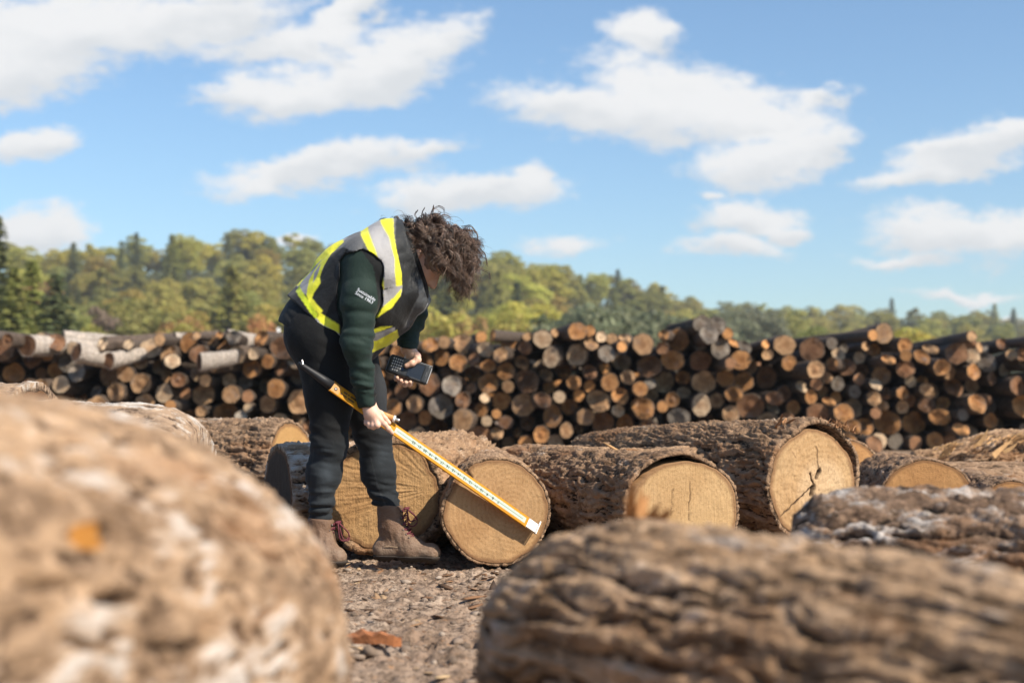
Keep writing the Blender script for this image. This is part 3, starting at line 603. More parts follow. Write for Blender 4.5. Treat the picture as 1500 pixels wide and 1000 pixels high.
recs = [q for q in recs if 'show' not in q] + ordr[:BIG]; print('INDIVIDUAL', len(recs), 'REST', len(rest))
def size(r): return 'thin' if r < .095 else 'thick' if r > .12 else 'medium'
def desc(q): return f"{size(q['r'])} {q['c']}-ended"
for q in recs:
    q['lab'] = (f"peeled white log, {q['c']} end, lying askew in the {q['row']} row, {zone(q['px'], q['py'])}" if q['bark'] else f"{desc(q)} log, {q['row']} row of far pile, {zone(q['px'], q['py'])}")
from collections import Counter
cnt = Counter(q['lab'] for q in recs)
for q in recs:
    if q['bark'] and len(q['lab'].split()) > 16: q['lab'] = q['lab'].replace(' lying askew', '').replace(' of the photo', '')
    if cnt[q['lab']] > 1 and not q['bark']:
        o_ = sorted((e for e in recs if e is not q), key=lambda e: (e['px'] - q['px']) ** 2 + (e['py'] - q['py']) ** 2)[0]
        side = 'left' if o_['px'] < q['px'] - 9 else 'right' if o_['px'] > q['px'] + 9 else ('above' if o_['py'] < q['py'] else 'below')
        nb = f"{desc(o_)} one {'on its ' if side in ('left', 'right') else ''}{side}" + (' it' if side in ('above', 'below') else '')
        q['lab'] = f"{desc(q)} pile log, {q['row']} row, {zone(q['px'], q['py'])}, {nb}"
        for a_, b2_ in ((' of the photo', ''), ('pile log', 'log'), (' on its ', ' '), ('near the ', ''), ('the ', ''), (' row', ''), (' far pile', ' pile'), ('lying ', '')):
            if len(q['lab'].split()) > 16: q['lab'] = q['lab'].replace(a_, b2_)
cnt = Counter(q['lab'] for q in recs); print('shared pile labels', sum(v for v in cnt.values() if v > 1))
for q in recs:
    bme, fme = protos[q['k']]; s = q['r'] / R0
    o = obj('pile_log', bme); o.location = (q['x'], q['y'], q['z']); o.rotation_euler = (0, q['pit'], PI / 2 + q['yaw'])
    o.rotation_mode = 'XYZ'; o.scale = (q.get('ln', 1), s * rng.uniform(.88, 1.14), s)
    g = rng.uniform(.6, 1.2); o.color = (*(q['bark'] or (.13 * g, .098 * g, .076 * g)), 1)
    tag(o, q['lab'], 'log', 'logs stacked in the long pile behind')
    f = obj('cut_end', fme, parent=o); v = rng.uniform(.52, .98); c = CLS[q['c']][0]; f.color = (c[0] * v, c[1] * v, c[2] * v, 1)
V_, F_, C_, MI, off = [], [], [], [], 0
back = [dict(q, y=YP + 4.7 + rng.uniform(-.2, .3), x=q['x'] + rng.uniform(-.12, .12), z=q['z'] * .93, r=q['r'] * 1.12, pit=0, yaw=rng.normal(0, .05)) for q in ordr]
for q in rest + back:
    bme, fme = protos[q['k']]; s = q['r'] / R0; a_ = PI / 2 + q['yaw']; ca, sa_ = math.cos(a_), math.sin(a_); cb = np.array(CLS[q['c']][0]) * rng.uniform(.55, 1.12); bb = np.array([.105, .082, .066]) * rng.uniform(.6, 1.2)
    for me_, col_, mi in ((bme, bb, 0), (fme, cb, 1)):
        v = np.zeros(len(me_.vertices) * 3, np.float32); me_.vertices.foreach_get('co', v); v = v.reshape(-1, 3) * np.array([1, s, s])
        V_.append(np.stack([v[:, 0] * ca - v[:, 1] * sa_, v[:, 0] * sa_ + v[:, 1] * ca, v[:, 2]], 1) + np.array([q['x'], q['y'], q['z']])); F_ += [tuple(i + off for i in p_.vertices) for p_ in me_.polygons]; MI += [mi] * len(me_.polygons); C_.append(np.tile(col_, (len(v), 1))); off += len(v)
rm = mesh('thin_pile_logs', np.concatenate(V_), F_)
attr(rm, 'col', np.concatenate(C_))
def rest_mat(nm):
    m, t, b = new_mat(nm); c = t.n('ShaderNodeAttribute', attribute_name='col').outputs['Color']; gq = t.n('ShaderNodeNewGeometry').outputs['Position']; n = t.noise(gq, 26, 4, .6)
    setb(t, b, Base_Color=t.mix(n, t.mix(1.0, c, (.55, .5, .47), 'MULTIPLY'), t.mix(1.0, c, (1.25, 1.25, 1.25), 'MULTIPLY')), Roughness=.88, Specular_IOR_Level=.2, Normal=t.bump(n, .02)); return m
ro = obj('thin_pile_logs', rm); rm.materials.append(rest_mat('thin_bark')); rm.materials.append(rest_mat('thin_end')); rm.polygons.foreach_set('material_index', MI)
tag(ro, 'the thinner logs filling the gaps of the long pile behind', 'logs', kind='stuff')
mb = MB(); mb.box((0, 0, .9), (.05, .05, 1.8), bev=.006); mb.box((0, -.027, 1.55), (.044, .004, .1))
ps = mb.build('marker_post', plain('white_paint', (.8, .8, .78), .5, .3, var=.06), loc=tuple(P(408, 480, 22) * np.array([1, 1, 0]))); ps.scale = (1, 1, float(P(408, 480, 22)[2]) / 1.8)
tag(ps, 'thin white post standing behind the pile, left of the worker\'s hips', 'post')
# ================================================================== trees
def leaf_mat(name, rough=.6):
    m, t, b = new_mat(name); oi = t.n('ShaderNodeObjectInfo').outputs; g = t.n('ShaderNodeNewGeometry').outputs
    v = t.n('ShaderNodeMapRange', ins={0: g['Random Per Island'], 3: .7, 4: 1.35}).outputs[0]
    hs = t.n('ShaderNodeHueSaturation', ins={'Color': oi['Color'], 'Value': v, 'Hue': t.n('ShaderNodeMapRange', ins={0: t.math('FRACT', t.math('MULTIPLY', g['Random Per Island'], 17.3)), 3: .475, 4: .52}).outputs[0]}).outputs[0]
    setb(t, b, Base_Color=hs, Roughness=rough, Specular_IOR_Level=.25)
    tr = t.n('ShaderNodeBsdfTranslucent', ins={0: hs}); mx = t.n('ShaderNodeMixShader', ins={0: .4, 1: b.outputs[0], 2: tr.outputs[0]})
    t.t.links.new(mx.outputs[0], t.t.nodes['Material Output'].inputs[0]); return m
leafm = leaf_mat('foliage'); trunkm = plain('tree_bark', (.16, .125, .10), .9, .15, var=.4, scale=4, bump=.02)
def quads(cen, nrm, size, asp=1.0):
    n = len(cen); nrm = nrm / (np.linalg.norm(nrm, axis=1)[:, None] + 1e-9); r = rng.normal(size=(n, 3)); a = np.cross(nrm, r); a /= np.linalg.norm(a, axis=1)[:, None] + 1e-9; b = np.cross(nrm, a)
    s = size[:, None]; bendv = nrm * s * .25
    v = np.stack([cen - a * s * asp, cen - b * s * .62 + bendv * .3, cen + a * s * asp - bendv, cen + b * s * .62 + bendv * .3], 1)
    return v.reshape(-1, 3), np.arange(4 * n).reshape(-1, 4)
def trunk_mesh(h, r, limbs, top=.8):
    mb = MB(); mb.tube([(0, 0, -.5), (0, 0, h * .25), (.02 * h, .01 * h, h * .5), (0.0, .02 * h, h * top)], [r * 1.2, r, r * .7, r * .15], 7)
    for k in range(limbs):
        a = rng.uniform(0, 2 * PI); z0 = h * rng.uniform(.25, .6); l = h * rng.uniform(.18, .32)
        e = np.array([math.cos(a) * l, math.sin(a) * l, l * rng.uniform(.6, 1.1)]); p0 = np.array([0, 0, z0])
        mb.tube([p0, p0 + e * .5 + np.array([0, 0, -.02 * h]), p0 + e], [r * .4, r * .25, r * .06], 5)
    return mesh('trunk', np.concatenate(mb.v), mb.f)
def broad(kind, h=9.0, n=9000):
    rx = {'round': 3.1, 'tall': 2.1, 'loose': 2.3, 'bush': 3.4}[kind]; z0 = {'round': .06, 'tall': .05, 'loose': .22, 'bush': .0}[kind] * h
    lobes = []; zc_ = z0 + (h - z0) * .52; hz_ = (h - z0) * .48
    for k in range({'round': 60, 'tall': 50, 'loose': 22, 'bush': 34}[kind]):
        dv = rng.normal(size=3); dv /= np.linalg.norm(dv); rq = rng.uniform(.45, .86); lobes.append((dv[0] * rx * rq, dv[1] * rx * rq, zc_ + dv[2] * hz_ * rq, rng.uniform(.6, 1.2) * rx * .27))
    lb = np.array(lobes); i = rng.choice(len(lb), n, p=lb[:, 3] ** 2 / (lb[:, 3] ** 2).sum()); d = rng.normal(size=(n, 3)); d /= np.linalg.norm(d, axis=1)[:, None]
    d[:, 2] = np.where(d[:, 2] < -.4, -d[:, 2], d[:, 2]); rad = lb[i, 3] * (1 - .45 * rng.random(n) ** 2.2) * np.array([1.0])
    cen = lb[i, :3] + d * rad[:, None] * np.array([1, 1, .82]); sz = rng.uniform(.07, .19, n) * (1 if kind != 'loose' else .85)
    v, f = quads(cen, d + rng.normal(0, .55, (n, 3)), sz)
    return trunk_mesh(h, .13 if kind != 'bush' else .07, 5), mesh('crown', v, f, False)
def conifer(h=11.0, n=3600, wide=.25, droop=.25):
    cen, nr, sz = [], [], []
    z = .06 * h; lv = 0
    while z < h * .985:
        t_ = z / h; L = h * wide * (1 - t_) ** .85 + .12; nb_ = max(4, int(10 * (1 - t_ * .5)))
        for b_ in range(nb_):
            a = (b_ + rng.uniform(-.3, .3)) / nb_ * 2 * PI + lv; l = L * rng.uniform(.65, 1.12); dr = droop * rng.uniform(.5, 1.3)
            m_ = max(3, int(l / .17)); q = np.linspace(.18, 1, m_)
            for u_ in q:
                for side in (-1, 0, 1):
                    off = side * .16 * l * (1 - u_) * 1.2 + rng.normal(0, .04); r_ = l * u_
                    cen.append((math.cos(a) * r_ - math.sin(a) * off, math.sin(a) * r_ + math.cos(a) * off, z - dr * r_ * (1 - .35 * u_) + rng.normal(0, .05))); nr.append((math.cos(a) * .5 + rng.normal(0, .35), math.sin(a) * .5 + rng.normal(0, .35), .9)); sz.append(rng.uniform(.13, .26))
        z += h * .042 * rng.uniform(.75, 1.25) * (1 - .45 * t_); lv += 1.3
    v, f = quads(np.array(cen), np.array(nr), np.array(sz)); return trunk_mesh(h, .12, 0, .97), mesh('crown', v, f, False)
TP = {'round': [broad('round') for _ in range(4)], 'tall': [broad('tall') for _ in range(3)], 'loose': [broad('loose', 9, 3000) for _ in range(2)], 'bush': [broad('bush', 4.0, 4000) for _ in range(2)],
      'conifer': [conifer() for _ in range(3)] + [conifer(11, 0, .13, .3)]}
for v in TP.values():
    for a, b_ in v: a.materials.append(trunkm); b_.materials.append(leafm)
TC = {'yellow-green': (.46, .43, .09), 'olive': (.38, .355, .095), 'green': (.32, .32, .095), 'deep green': (.13, .155, .07), 'orange': (.42, .25, .10), 'golden': (.38, .31, .08), 'grey-brown': (.20, .155, .115), 'silver-green': (.17, .19, .11)}
trees = []
def tree(kind, col, x, y, h, wide=1.0, z=None):
    trees.append(dict(kind=kind, col=col, x=x, y=y, h=h, w=wide, z=hill(np.array([x]), np.array([y]))[0] if z is None else z))
yrow = 116.0; ri = 0
while yrow < 405:
    half = yrow * .385; step = .0275 * yrow; x = -half + rng.uniform(0, 3)
    while x < half:
        px, D = ridge(np.array([x]), np.array([yrow])); px, D = px[0], D[0]
        if yrow < D + 12 and not (px > 780 and yrow < 215) and not (px < 780 and yrow > D - 3):
            u_ = rng.random(); left = px < 700
            if u_ < (.07 if left else .10): k, c = 'conifer', 'deep green'
            elif u_ < (.11 if left else .14): k, c = 'conifer', 'green'
            elif u_ < .30: k, c = 'tall', rng.choice(['yellow-green', 'olive', 'green'])
            elif u_ < .88: k, c = 'round', rng.choice(['yellow-green', 'yellow-green', 'olive', 'green', 'golden'] if px < 1000 else ['olive', 'green', 'silver-green', 'olive'])
            elif u_ < .89: k, c = 'loose', rng.choice(['grey-brown', 'olive'])
            else: k, c = 'round', ('orange' if left and rng.random() < .3 else 'golden')
            h = rng.uniform(6.0, 9.8) * (.9 if k != 'conifer' else 1.12) * 1.12
            tree(k, c, x + rng.normal(0, .5), yrow + rng.uniform(-7, 7), h, rng.uniform(1.1, 1.5) if k != 'conifer' else rng.uniform(1.0, 1.5))
        x += step * rng.uniform(.75, 1.3)
    yrow += 17 + ri * 1.2; ri += 1
pxr = -60.
while pxr < 1560:
    D_ = np.interp(pxr, [0, 700, 1100, 1500], [280, 290, 370, 400]) + rng.uniform(-6, 10); tree('round' if rng.random() < .8 else 'tall' if rng.random() < .85 else 'conifer', rng.choice(['olive', 'green', 'yellow-green', 'olive']), (pxr - CX) / FPX * D_, D_, rng.uniform(6.5, 10), rng.uniform(1.2, 1.6)); pxr += rng.uniform(22, 40)
for (px, py_top, y, k, c, wd) in [(-6, 305, 62, 'conifer', 'deep green', 1.3), (48, 372, 66, 'conifer', 'green', 1.5), (84, 392, 64, 'conifer', 'deep green', 1.6), (20, 385, 60, 'conifer', 'green', 1.4), (200, 338, 170, 'conifer', 'deep green', 1.3), (108, 352, 150, 'conifer', 'deep green', 1.2), (905, 392, 190, 'conifer', 'deep green', 1.5), (970, 416, 200, 'conifer', 'deep green', 1.6), (395, 345, 180, 'round', 'green', 1.3), (360, 352, 180, 'conifer', 'deep green', 1.2),
                                  (735, 380, 150, 'round', 'green', 1.3), (795, 378, 150, 'round', 'yellow-green', 1.3), (765, 395, 140, 'round', 'yellow-green', 1.4), (700, 392, 150, 'round', 'olive', 1.3), (150, 432, 72, 'loose', 'grey-brown', .8), (245, 474, 66, 'bush', 'orange', .7), (270, 484, 64, 'bush', 'olive', .8), (378, 472, 68, 'bush', 'orange', .5), (105, 484, 64, 'bush', 'olive', .7), (655, 462, 74, 'bush', 'golden', .8), (700, 468, 78, 'bush', 'orange', .5),
                                  (870, 462, 70, 'bush', 'silver-green', 1.1), (915, 455, 72, 'bush', 'silver-green', 1.1), (960, 468, 74, 'bush', 'silver-green', 1.1), (810, 470, 74, 'bush', 'deep green', .9), (1075, 445, 110, 'round', 'silver-green', 1.3), (1110, 440, 112, 'round', 'silver-green', 1.3), (1150, 445, 115, 'round', 'green', 1.3), (1040, 452, 105, 'round', 'silver-green', 1.2), (1000, 470, 80, 'bush', 'silver-green', 1.2), (750, 478, 72, 'bush', 'olive', 1.0), (1330, 490, 90, 'bush', 'yellow-green', 1.2), (1180, 470, 95, 'round', 'green', 1.1)]:
    y = y * 1.55 if y >= 105 else y
    x = (px - CX) / FPX * y; g = hill(np.array([x]), np.array([y]))[0]; ztop = CAMZ + (HY - py_top) / FPX * y
    tree(k, c, x, y, max(2.0, ztop - g), wd, g)
print('TREES', len(trees))
def tz(px): return 'at the left edge' if px < 110 else 'behind the left pile' if px < 300 else 'left of the worker\'s back' if px < 450 else 'behind the worker' if px < 620 else 'right of the worker\'s head' if px < 800 else 'above the middle of the pile' if px < 1000 else 'above the biggest log' if px < 1290 else 'at the far right'
KN = {'round': 'round broadleaf tree', 'tall': 'tall broadleaf tree', 'loose': 'sparse bare-looking tree', 'bush': 'low shrub', 'conifer': 'pointed conifer'}
NM = {'round': 'broadleaf_tree', 'tall': 'broadleaf_tree', 'loose': 'sparse_tree', 'bush': 'shrub', 'conifer': 'conifer_tree'}
for q in trees:
    q['px'] = CX + FPX * q['x'] / q['y']; q['py'] = HY - FPX * (q['z'] + q['h'] - CAMZ) / q['y']; D = ridge(np.array([q['x']]), np.array([q['y']]))[1][0]
    q['pos'] = 'at the hill foot' if q['y'] < 125 else 'low on the slope' if q['y'] < 110 + (D - 110) * .5 else 'high on the slope' if q['y'] < D - 12 else 'on the skyline'
    q['lab'] = f"{q['col']} {KN[q['kind']]} {q['pos']}, {tz(q['px'])}"
cnt = Counter(q['lab'] for q in trees)
for q in trees:
    if cnt[q['lab']] > 1:
        o_ = sorted((e for e in trees if e is not q), key=lambda e: (e['px'] - q['px']) ** 2 + (e['py'] - q['py']) ** 2)[0]
        q['lab'] = f"{q['col']} {KN[q['kind']]} {q['pos']}, {tz(q['px'])}, {'left' if o_['px'] > q['px'] else 'right'} of {o_['col']} one"
        for a_, b2_ in (('bare-looking ', ''), ('broadleaf ', ''), ('the ', ''), ('at far right', 'far right')):
            if len(q['lab'].split()) > 16: q['lab'] = q['lab'].replace(a_, b2_)
for q in trees:
    tm, cm = TP[q['kind']][rng.integers(len(TP[q['kind']]))]; H = {'bush': 4.0, 'conifer': 11.0}.get(q['kind'], 9.0)
    e = obj(NM[q['kind']], None, loc=(q['x'], q['y'], q['z'] - .1)); s = q['h'] / H; e.scale = (s * q['w'], s * q['w'], s); e.rotation_euler = (0, 0, rng.uniform(0, 6.28))
    tag(e, q['lab'], 'shrub' if q['kind'] == 'bush' else 'tree', 'trees on the hillside')
    obj('trunk', tm, parent=e); c_ = obj('crown', cm, parent=e); v = rng.uniform(.8, 1.2); col = TC[q['col']]; c_.color = (col[0] * v * rng.uniform(.92, 1.08), col[1] * v, col[2] * v, 1)
# the wood farther back, beyond the last trees one can tell apart
n = 22000; px = rng.uniform(-420, 1920, n); D = np.interp(px, [0, 700, 1100, 1500], [280, 290, 370, 400]) + rng.uniform(6, 60, n) - 130 * rng.random(n) * (sstep(-60, -130, px) + sstep(1600, 1680, px)); x = (px - CX) / FPX * D
zt = hill(x, D) + np.abs(fbm(np.stack([x * .16, D * .05, x * 0], 1), 3, 88)) * 3.0 + 4.0 * rng.random(n) ** .6 * 1.1 + .2
v, f = quads(np.stack([x, D, zt], 1), rng.normal(size=(n, 3)) + np.array([0, -.4, .6]), rng.uniform(.4, .95, n))
fo = obj('forest', mesh('forest', v, f, False), leafm); fo.color = (.17, .18, .065, 1); tag(fo, 'far wood of mixed trees closing the hilltop behind', 'forest', kind='stuff')

hb = MB(); hb.box((0, 220, 22.5), (900, 520, 47)); hm = bpy.data.materials.new('haze_air'); hm.use_nodes = True; ht = NT(hm.node_tree); hm.node_tree.nodes.remove(hm.node_tree.nodes['Principled BSDF'])
pv = ht.n('ShaderNodeVolumePrincipled', ins={'Color': (.88, .90, .92, 1), 'Density': .0005, 'Anisotropy': .2}); ht.t.links.new(pv.outputs[0], hm.node_tree.nodes['Material Output'].inputs['Volume'])
tag(hb.build('haze', hm), 'thin pale haze in the air over the yard and hillside', 'haze', kind='stuff')
# ================================================================== signed distance fields -> one continuous surface
class Grid:
    def __init__(s, lo, hi, h):
        s.h = h; s.lo = np.array(lo, np.float32); n = np.ceil((np.array(hi) - lo) / h).astype(int) + 1; s.n = n
        ax = [s.lo[i] + np.arange(n[i], dtype=np.float32) * h for i in range(3)]
        s.X, s.Y, s.Z = np.meshgrid(*ax, indexing='ij')
    def cap(s, a, b, ra, rb, sy=1.0):
        a, b = np.asarray(a, np.float32), np.asarray(b, np.float32); d = b - a; dd = float((d * d).sum()) + 1e-9
        x, y, z = s.X - a[0], s.Y - a[1], s.Z - a[2]
        t = np.clip((x * d[0] + y * d[1] + z * d[2]) / dd, 0, 1)
        y2 = (y - t * d[1]) / sy
        return np.sqrt((x - t * d[0]) ** 2 + y2 ** 2 + (z - t * d[2]) ** 2) - (ra + (rb - ra) * t)
    def ell(s, c, r, M=None):
        q = [s.X - c[0], s.Y - c[1], s.Z - c[2]]
        if M is not None: q = [q[0] * M[k][0] + q[1] * M[k][1] + q[2] * M[k][2] for k in range(3)]
        k = np.sqrt(sum((q[i] / r[i]) ** 2 for i in range(3))); return (k - 1) * min(r)
    def box(s, c, half, M, r=0.0):
        q = [s.X - c[0], s.Y - c[1], s.Z - c[2]]; q = [np.abs(q[0] * M[k][0] + q[1] * M[k][1] + q[2] * M[k][2]) - (half[k] - r) for k in range(3)]
        return np.sqrt(sum(np.maximum(a, 0) ** 2 for a in q)) + np.minimum(np.maximum(np.maximum(q[0], q[1]), q[2]), 0) - r
    def plane(s, p, n):
        n = np.asarray(n, float); n = n / np.linalg.norm(n); return (s.X - p[0]) * n[0] + (s.Y - p[1]) * n[1] + (s.Z - p[2]) * n[2]
    def detail(s, F, fn, width=.03):
        m = np.abs(F) < width; p = np.stack([s.X[m], s.Y[m], s.Z[m]], 1); G = F.copy(); G[m] += fn(p).astype(np.float32); return G
def smin(a, b, k):
    h = np.clip(.5 + .5 * (b - a) / k, 0, 1); return b * (1 - h) + a * h - k * h * (1 - h)
def chain(g, pts, rad, k=.02, sy=1.0):
    F = None
    for i in range(len(pts) - 1):
        c = g.cap(pts[i], pts[i + 1], rad[i], rad[i + 1], sy); F = c if F is None else smin(F, c, k)
    return F
def surfnets(g, F, smooth=2):
    S = F < 0; nx, ny, nz = F.shape; cnt = np.zeros((nx - 1, ny - 1, nz - 1), np.uint8); acc = np.zeros((3, nx - 1, ny - 1, nz - 1), np.float32)
    sl = lambda A, o: A[o[0]:nx - 1 + o[0], o[1]:ny - 1 + o[1], o[2]:nz - 1 + o[2]]
    for ax in range(3):
        o1, o2 = [i for i in range(3) if i != ax]
        for i in (0, 1):
            for j in (0, 1):
                a = [0, 0, 0]; a[o1] = i; a[o2] = j; b = a.copy(); b[ax] = 1
                fa, fb = sl(F, a), sl(F, b); m = sl(S, a) != sl(S, b); t = fa[m] / (fa[m] - fb[m])
                cnt[m] += 1; acc[ax][m] += t; acc[o1][m] += i; acc[o2][m] += j
    act = cnt > 0; idx = np.full(act.shape, -1, np.int32); idx[act] = np.arange(act.sum())
    I = np.stack(np.nonzero(act), 1); V = g.lo + (I + (acc[:, act] / cnt[act]).T) * g.h
    Q = []
    for ax in range(3):
        o1, o2 = [(1, 2), (2, 0), (0, 1)][ax]
        lo = [slice(1, -1)] * 3; lo[ax] = slice(0, F.shape[ax] - 1); hi = lo.copy(); hi[ax] = slice(1, F.shape[ax])
        sa, sb = S[tuple(lo)], S[tuple(hi)]; m = sa != sb; e = np.stack(np.nonzero(m), 1)
        for d_ in range(3):
            if d_ != ax: e[:, d_] += 1
        u1, u2 = np.zeros(3, int), np.zeros(3, int); u1[o1] = 1; u2[o2] = 1
        g4 = [idx[tuple((e - k).T)] for k in (0 * u1, u1, u1 + u2, u2)]
        q = np.stack(g4, 1); fl = sa[m]; q[~fl] = q[~fl][:, ::-1]; Q.append(q)
    Q = np.concatenate(Q); Q = Q[(Q >= 0).all(1)]
    for _ in range(smooth):
        sm = np.zeros_like(V); n = np.zeros(len(V))
        for k in range(4):
            for k2 in (1, 3): np.add.at(sm, Q[:, k], V[Q[:, (k + k2) % 4]]); np.add.at(n, Q[:, k], 1)
        V = V * .4 + .6 * sm / np.maximum(n, 1)[:, None]
    return V, Q
def join(parts):
    V, Q, o = [], [], 0
    for v, q in parts: V.append(v); Q.append(q + o); o += len(v)
    return np.concatenate(V), np.concatenate(Q)
# ------------------------------------------------------------------ the pose: joints as points in the yard
YM = 5.42; K = YM / FPX
def R_(px): return px * K
sh_n, el_n, wr_n = P(530, 396, 5.235), P(523, 503, 5.19), P(540, 596, 5.235)
sh_f, el_f, wr_f = P(590, 404, 5.60), P(604, 458, 5.66), P(595, 512, 5.59)
hip_n, kn_n, an_n = P(476, 506, 5.33), P(483, 648, 5.31), P(468, 768, 5.34)
hip_f, kn_f, an_f = P(506, 508, 5.50), P(548, 642, 5.49), P(570, 752, 5.50)
pel, mid, top = P(478, 487, YM), P(538, 424, YM), P(577, 382, YM)
HC = P(616, 377, YM); f_ = np.array([.66, 0, -.751]); c_ = np.array([.751, 0, .66]); lat = np.array([0, 1., 0])
def hd(a, b, l=0.0): return HC + c_ * a + f_ * b + lat * l        # up the crown, towards the face, sideways
HM = [f_, lat, c_]
neck0 = P(590, 380, YM)
# --- skin: head, neck, trunk, limbs
g = Grid((-.86, 4.98, -.02), (-.10, 5.86, 1.42), .008)
F = g.cap(P(484, 492, YM), P(540, 425, YM), .115, .12, 1.15); F = smin(F, g.cap(P(540, 425, YM), P(582, 384, YM), .12, .09, 1.25), .04)
for a in ((hip_n, kn_n, an_n), (hip_f, kn_f, an_f)): F = smin(F, chain(g, a, (.07, .045, .032)), .03)
for a in ((sh_n, el_n, wr_n), (sh_f, el_f, wr_f)): F = smin(F, chain(g, a, (.044, .034, .024)), .03)
F = smin(F, g.cap(neck0, hd(-.05, -.02), .058, .054), .03)
lowbody = surfnets(g, F, 2)
g = Grid(HC - .17, HC + .17, .004)
F = g.ell(hd(.015, -.01), (.096, .075, .098), HM); F = smin(F, g.ell(hd(-.035, .03), (.066, .062, .075), HM), .03)
F = smin(F, g.cap(hd(-.075, .0, -.045), hd(-.108, .068), .022, .02), .02); F = smin(F, g.cap(hd(-.075, .0, .045), hd(-.108, .068), .022, .02), .02)
F = smin(F, g.ell(hd(-.085, .06), (.035, .04, .03), HM), .02)
F = smin(F, g.cap(hd(.005, .092), hd(-.034, .112), .009, .014), .012); F = smin(F, g.cap(hd(-.038, .098, -.012), hd(-.038, .098, .012), .009, .009), .01)   # nose
F = smin(F, g.cap(hd(-.064, .09, -.02), hd(-.064, .09, .02), .009, .009), .008); F = smin(F, g.cap(hd(-.076, .089, -.016), hd(-.076, .089, .016), .009, .009), .008)  # lips
F = np.maximum(F, -g.cap(hd(-.070, .106, -.024), hd(-.070, .106, .024), .004, .004))
for sd in (-1, 1):
    F = -smin(-F, g.ell(hd(.004, .098, sd * .032), (.016, .02, .012), HM), .01); F = smin(F, g.ell(hd(.003, .076, sd * .032), (.013, .013, .012), HM), .004)
    F = smin(F, g.cap(hd(.024, .092, sd * .016), hd(.024, .08, sd * .05), .008, .007), .01)        # brow
    e0 = hd(-.016, -.010, sd * .083); F = smin(F, g.ell(e0, (.021, .014, .034), HM), .006); F = np.maximum(F, -g.ell(e0 + lat * sd * .015 + f_ * .004, (.011, .009, .021), HM))
F = smin(F, g.cap(hd(-.05, -.02), neck0, .053, .056), .025)
head = surfnets(g, F, 1)
# --- hands: palm, four bent fingers and a thumb each
def hand(g, palm, fingers, thumb):
    F = None
    for (a, b, r1, r2) in palm: c = g.cap(a, b, r1, r2); F = c if F is None else smin(F, c, .012)
    for pts, rad in fingers + [thumb]:
        c = chain(g, pts, rad, .003)
        for p_, r_ in zip(pts[1:-1], rad[1:-1]): c = smin(c, g.ell(p_, (r_ * 1.12,) * 3), .003)
        F = smin(F, c, .005)
    return F
ST0, ST1 = P(437, 531, 5.165), P(786, 774.5, 5.435)              # the scale stick's two ends
def onst(t): return ST0 + (ST1 - ST0) * t
sd_ = (ST1 - ST0) / np.linalg.norm(ST1 - ST0); su_ = np.cross([0, 1., 0], sd_); su_ /= np.linalg.norm(su_); su_ *= -1 if su_[2] < 0 else 1; sn_ = np.cross(sd_, su_); sn_ *= -1 if sn_[1] > 0 else 1
_t = math.radians(-38); su_, sn_ = su_ * math.cos(_t) + sn_ * math.sin(_t), sn_ * math.cos(_t) - su_ * math.sin(_t) * 1.0
if (su_ @ np.array([0, 1., 0])) > 0: pass
g = Grid(P(522, 640, 5.30) - .03, P(592, 585, 5.14) + np.array([.03, .20, .03]), .0024); g = Grid(np.array([P(522, 0, 5.25)[0] - .02, 5.14, P(0, 645, 5.25)[2]]), np.array([P(592, 0, 5.25)[0] + .02, 5.31, P(0, 588, 5.25)[2]]), .0024)
q = lambda x, y, dy: P(x, y, 5.235 + dy)
F = hand(g, [(q(541, 592, 0), q(545, 605, -.008), .025, .026), (q(539, 600, .0), q(541, 613, .004), .02, .017), (q(546, 604, -.01), q(555, 613, -.018), .023, .016), (q(543, 606, -.006), q(549, 616, -.012), .022, .016)],
         [([q(555, 613, -.020), q(563.5, 621, -.032), q(569, 627.5, -.026), q(574.5, 633.5, -.017)], (.0115, .0098, .0092, .0078)),
          ([q(551, 615, -.024), q(553, 622.5, -.034), q(547, 625, -.02), q(543, 622, -.002)], (.0115, .0105, .0098, .0085)),
          ([q(547, 616, -.018), q(547, 623, -.026), q(541.5, 623.5, -.012), q(539, 620, .004)], (.011, .010, .0092, .008)),
          ([q(542, 614, -.008), q(540.5, 620, -.014), q(536.5, 619.5, -.002), q(535.5, 616, .010)], (.0098, .0088, .008, .007))],
         ([q(549, 601, .0), q(557, 606, .018), q(564, 612.5, .024), q(569.5, 619, .022)], (.0145, .0125, .0112, .009)))
F = smin(F, g.cap(q(537, 585, 0), q(541, 594, 0), .024, .024), .01)
hand_n = surfnets(g, F, 1)
pc = P(598.5, 541, 5.545); pa_ = np.array([.949, -.04, -.315]); pa_ /= np.linalg.norm(pa_); pn_ = np.array([.05, -.97, .22]); pn_ -= pa_ * (pn_ @ pa_); pn_ /= np.linalg.norm(pn_); pu_ = np.cross(pn_, pa_); pu_ *= 1 if pu_[2] > 0 else -1
def ph(a, b, n): return pc + pa_ * a + pu_ * b + pn_ * n         # along the scanner, up across it, out of its front
lo = pc - np.array([.085, .08, .10]); hi = pc + np.array([.085, .11, .11]); g = Grid(lo, hi, .0025)
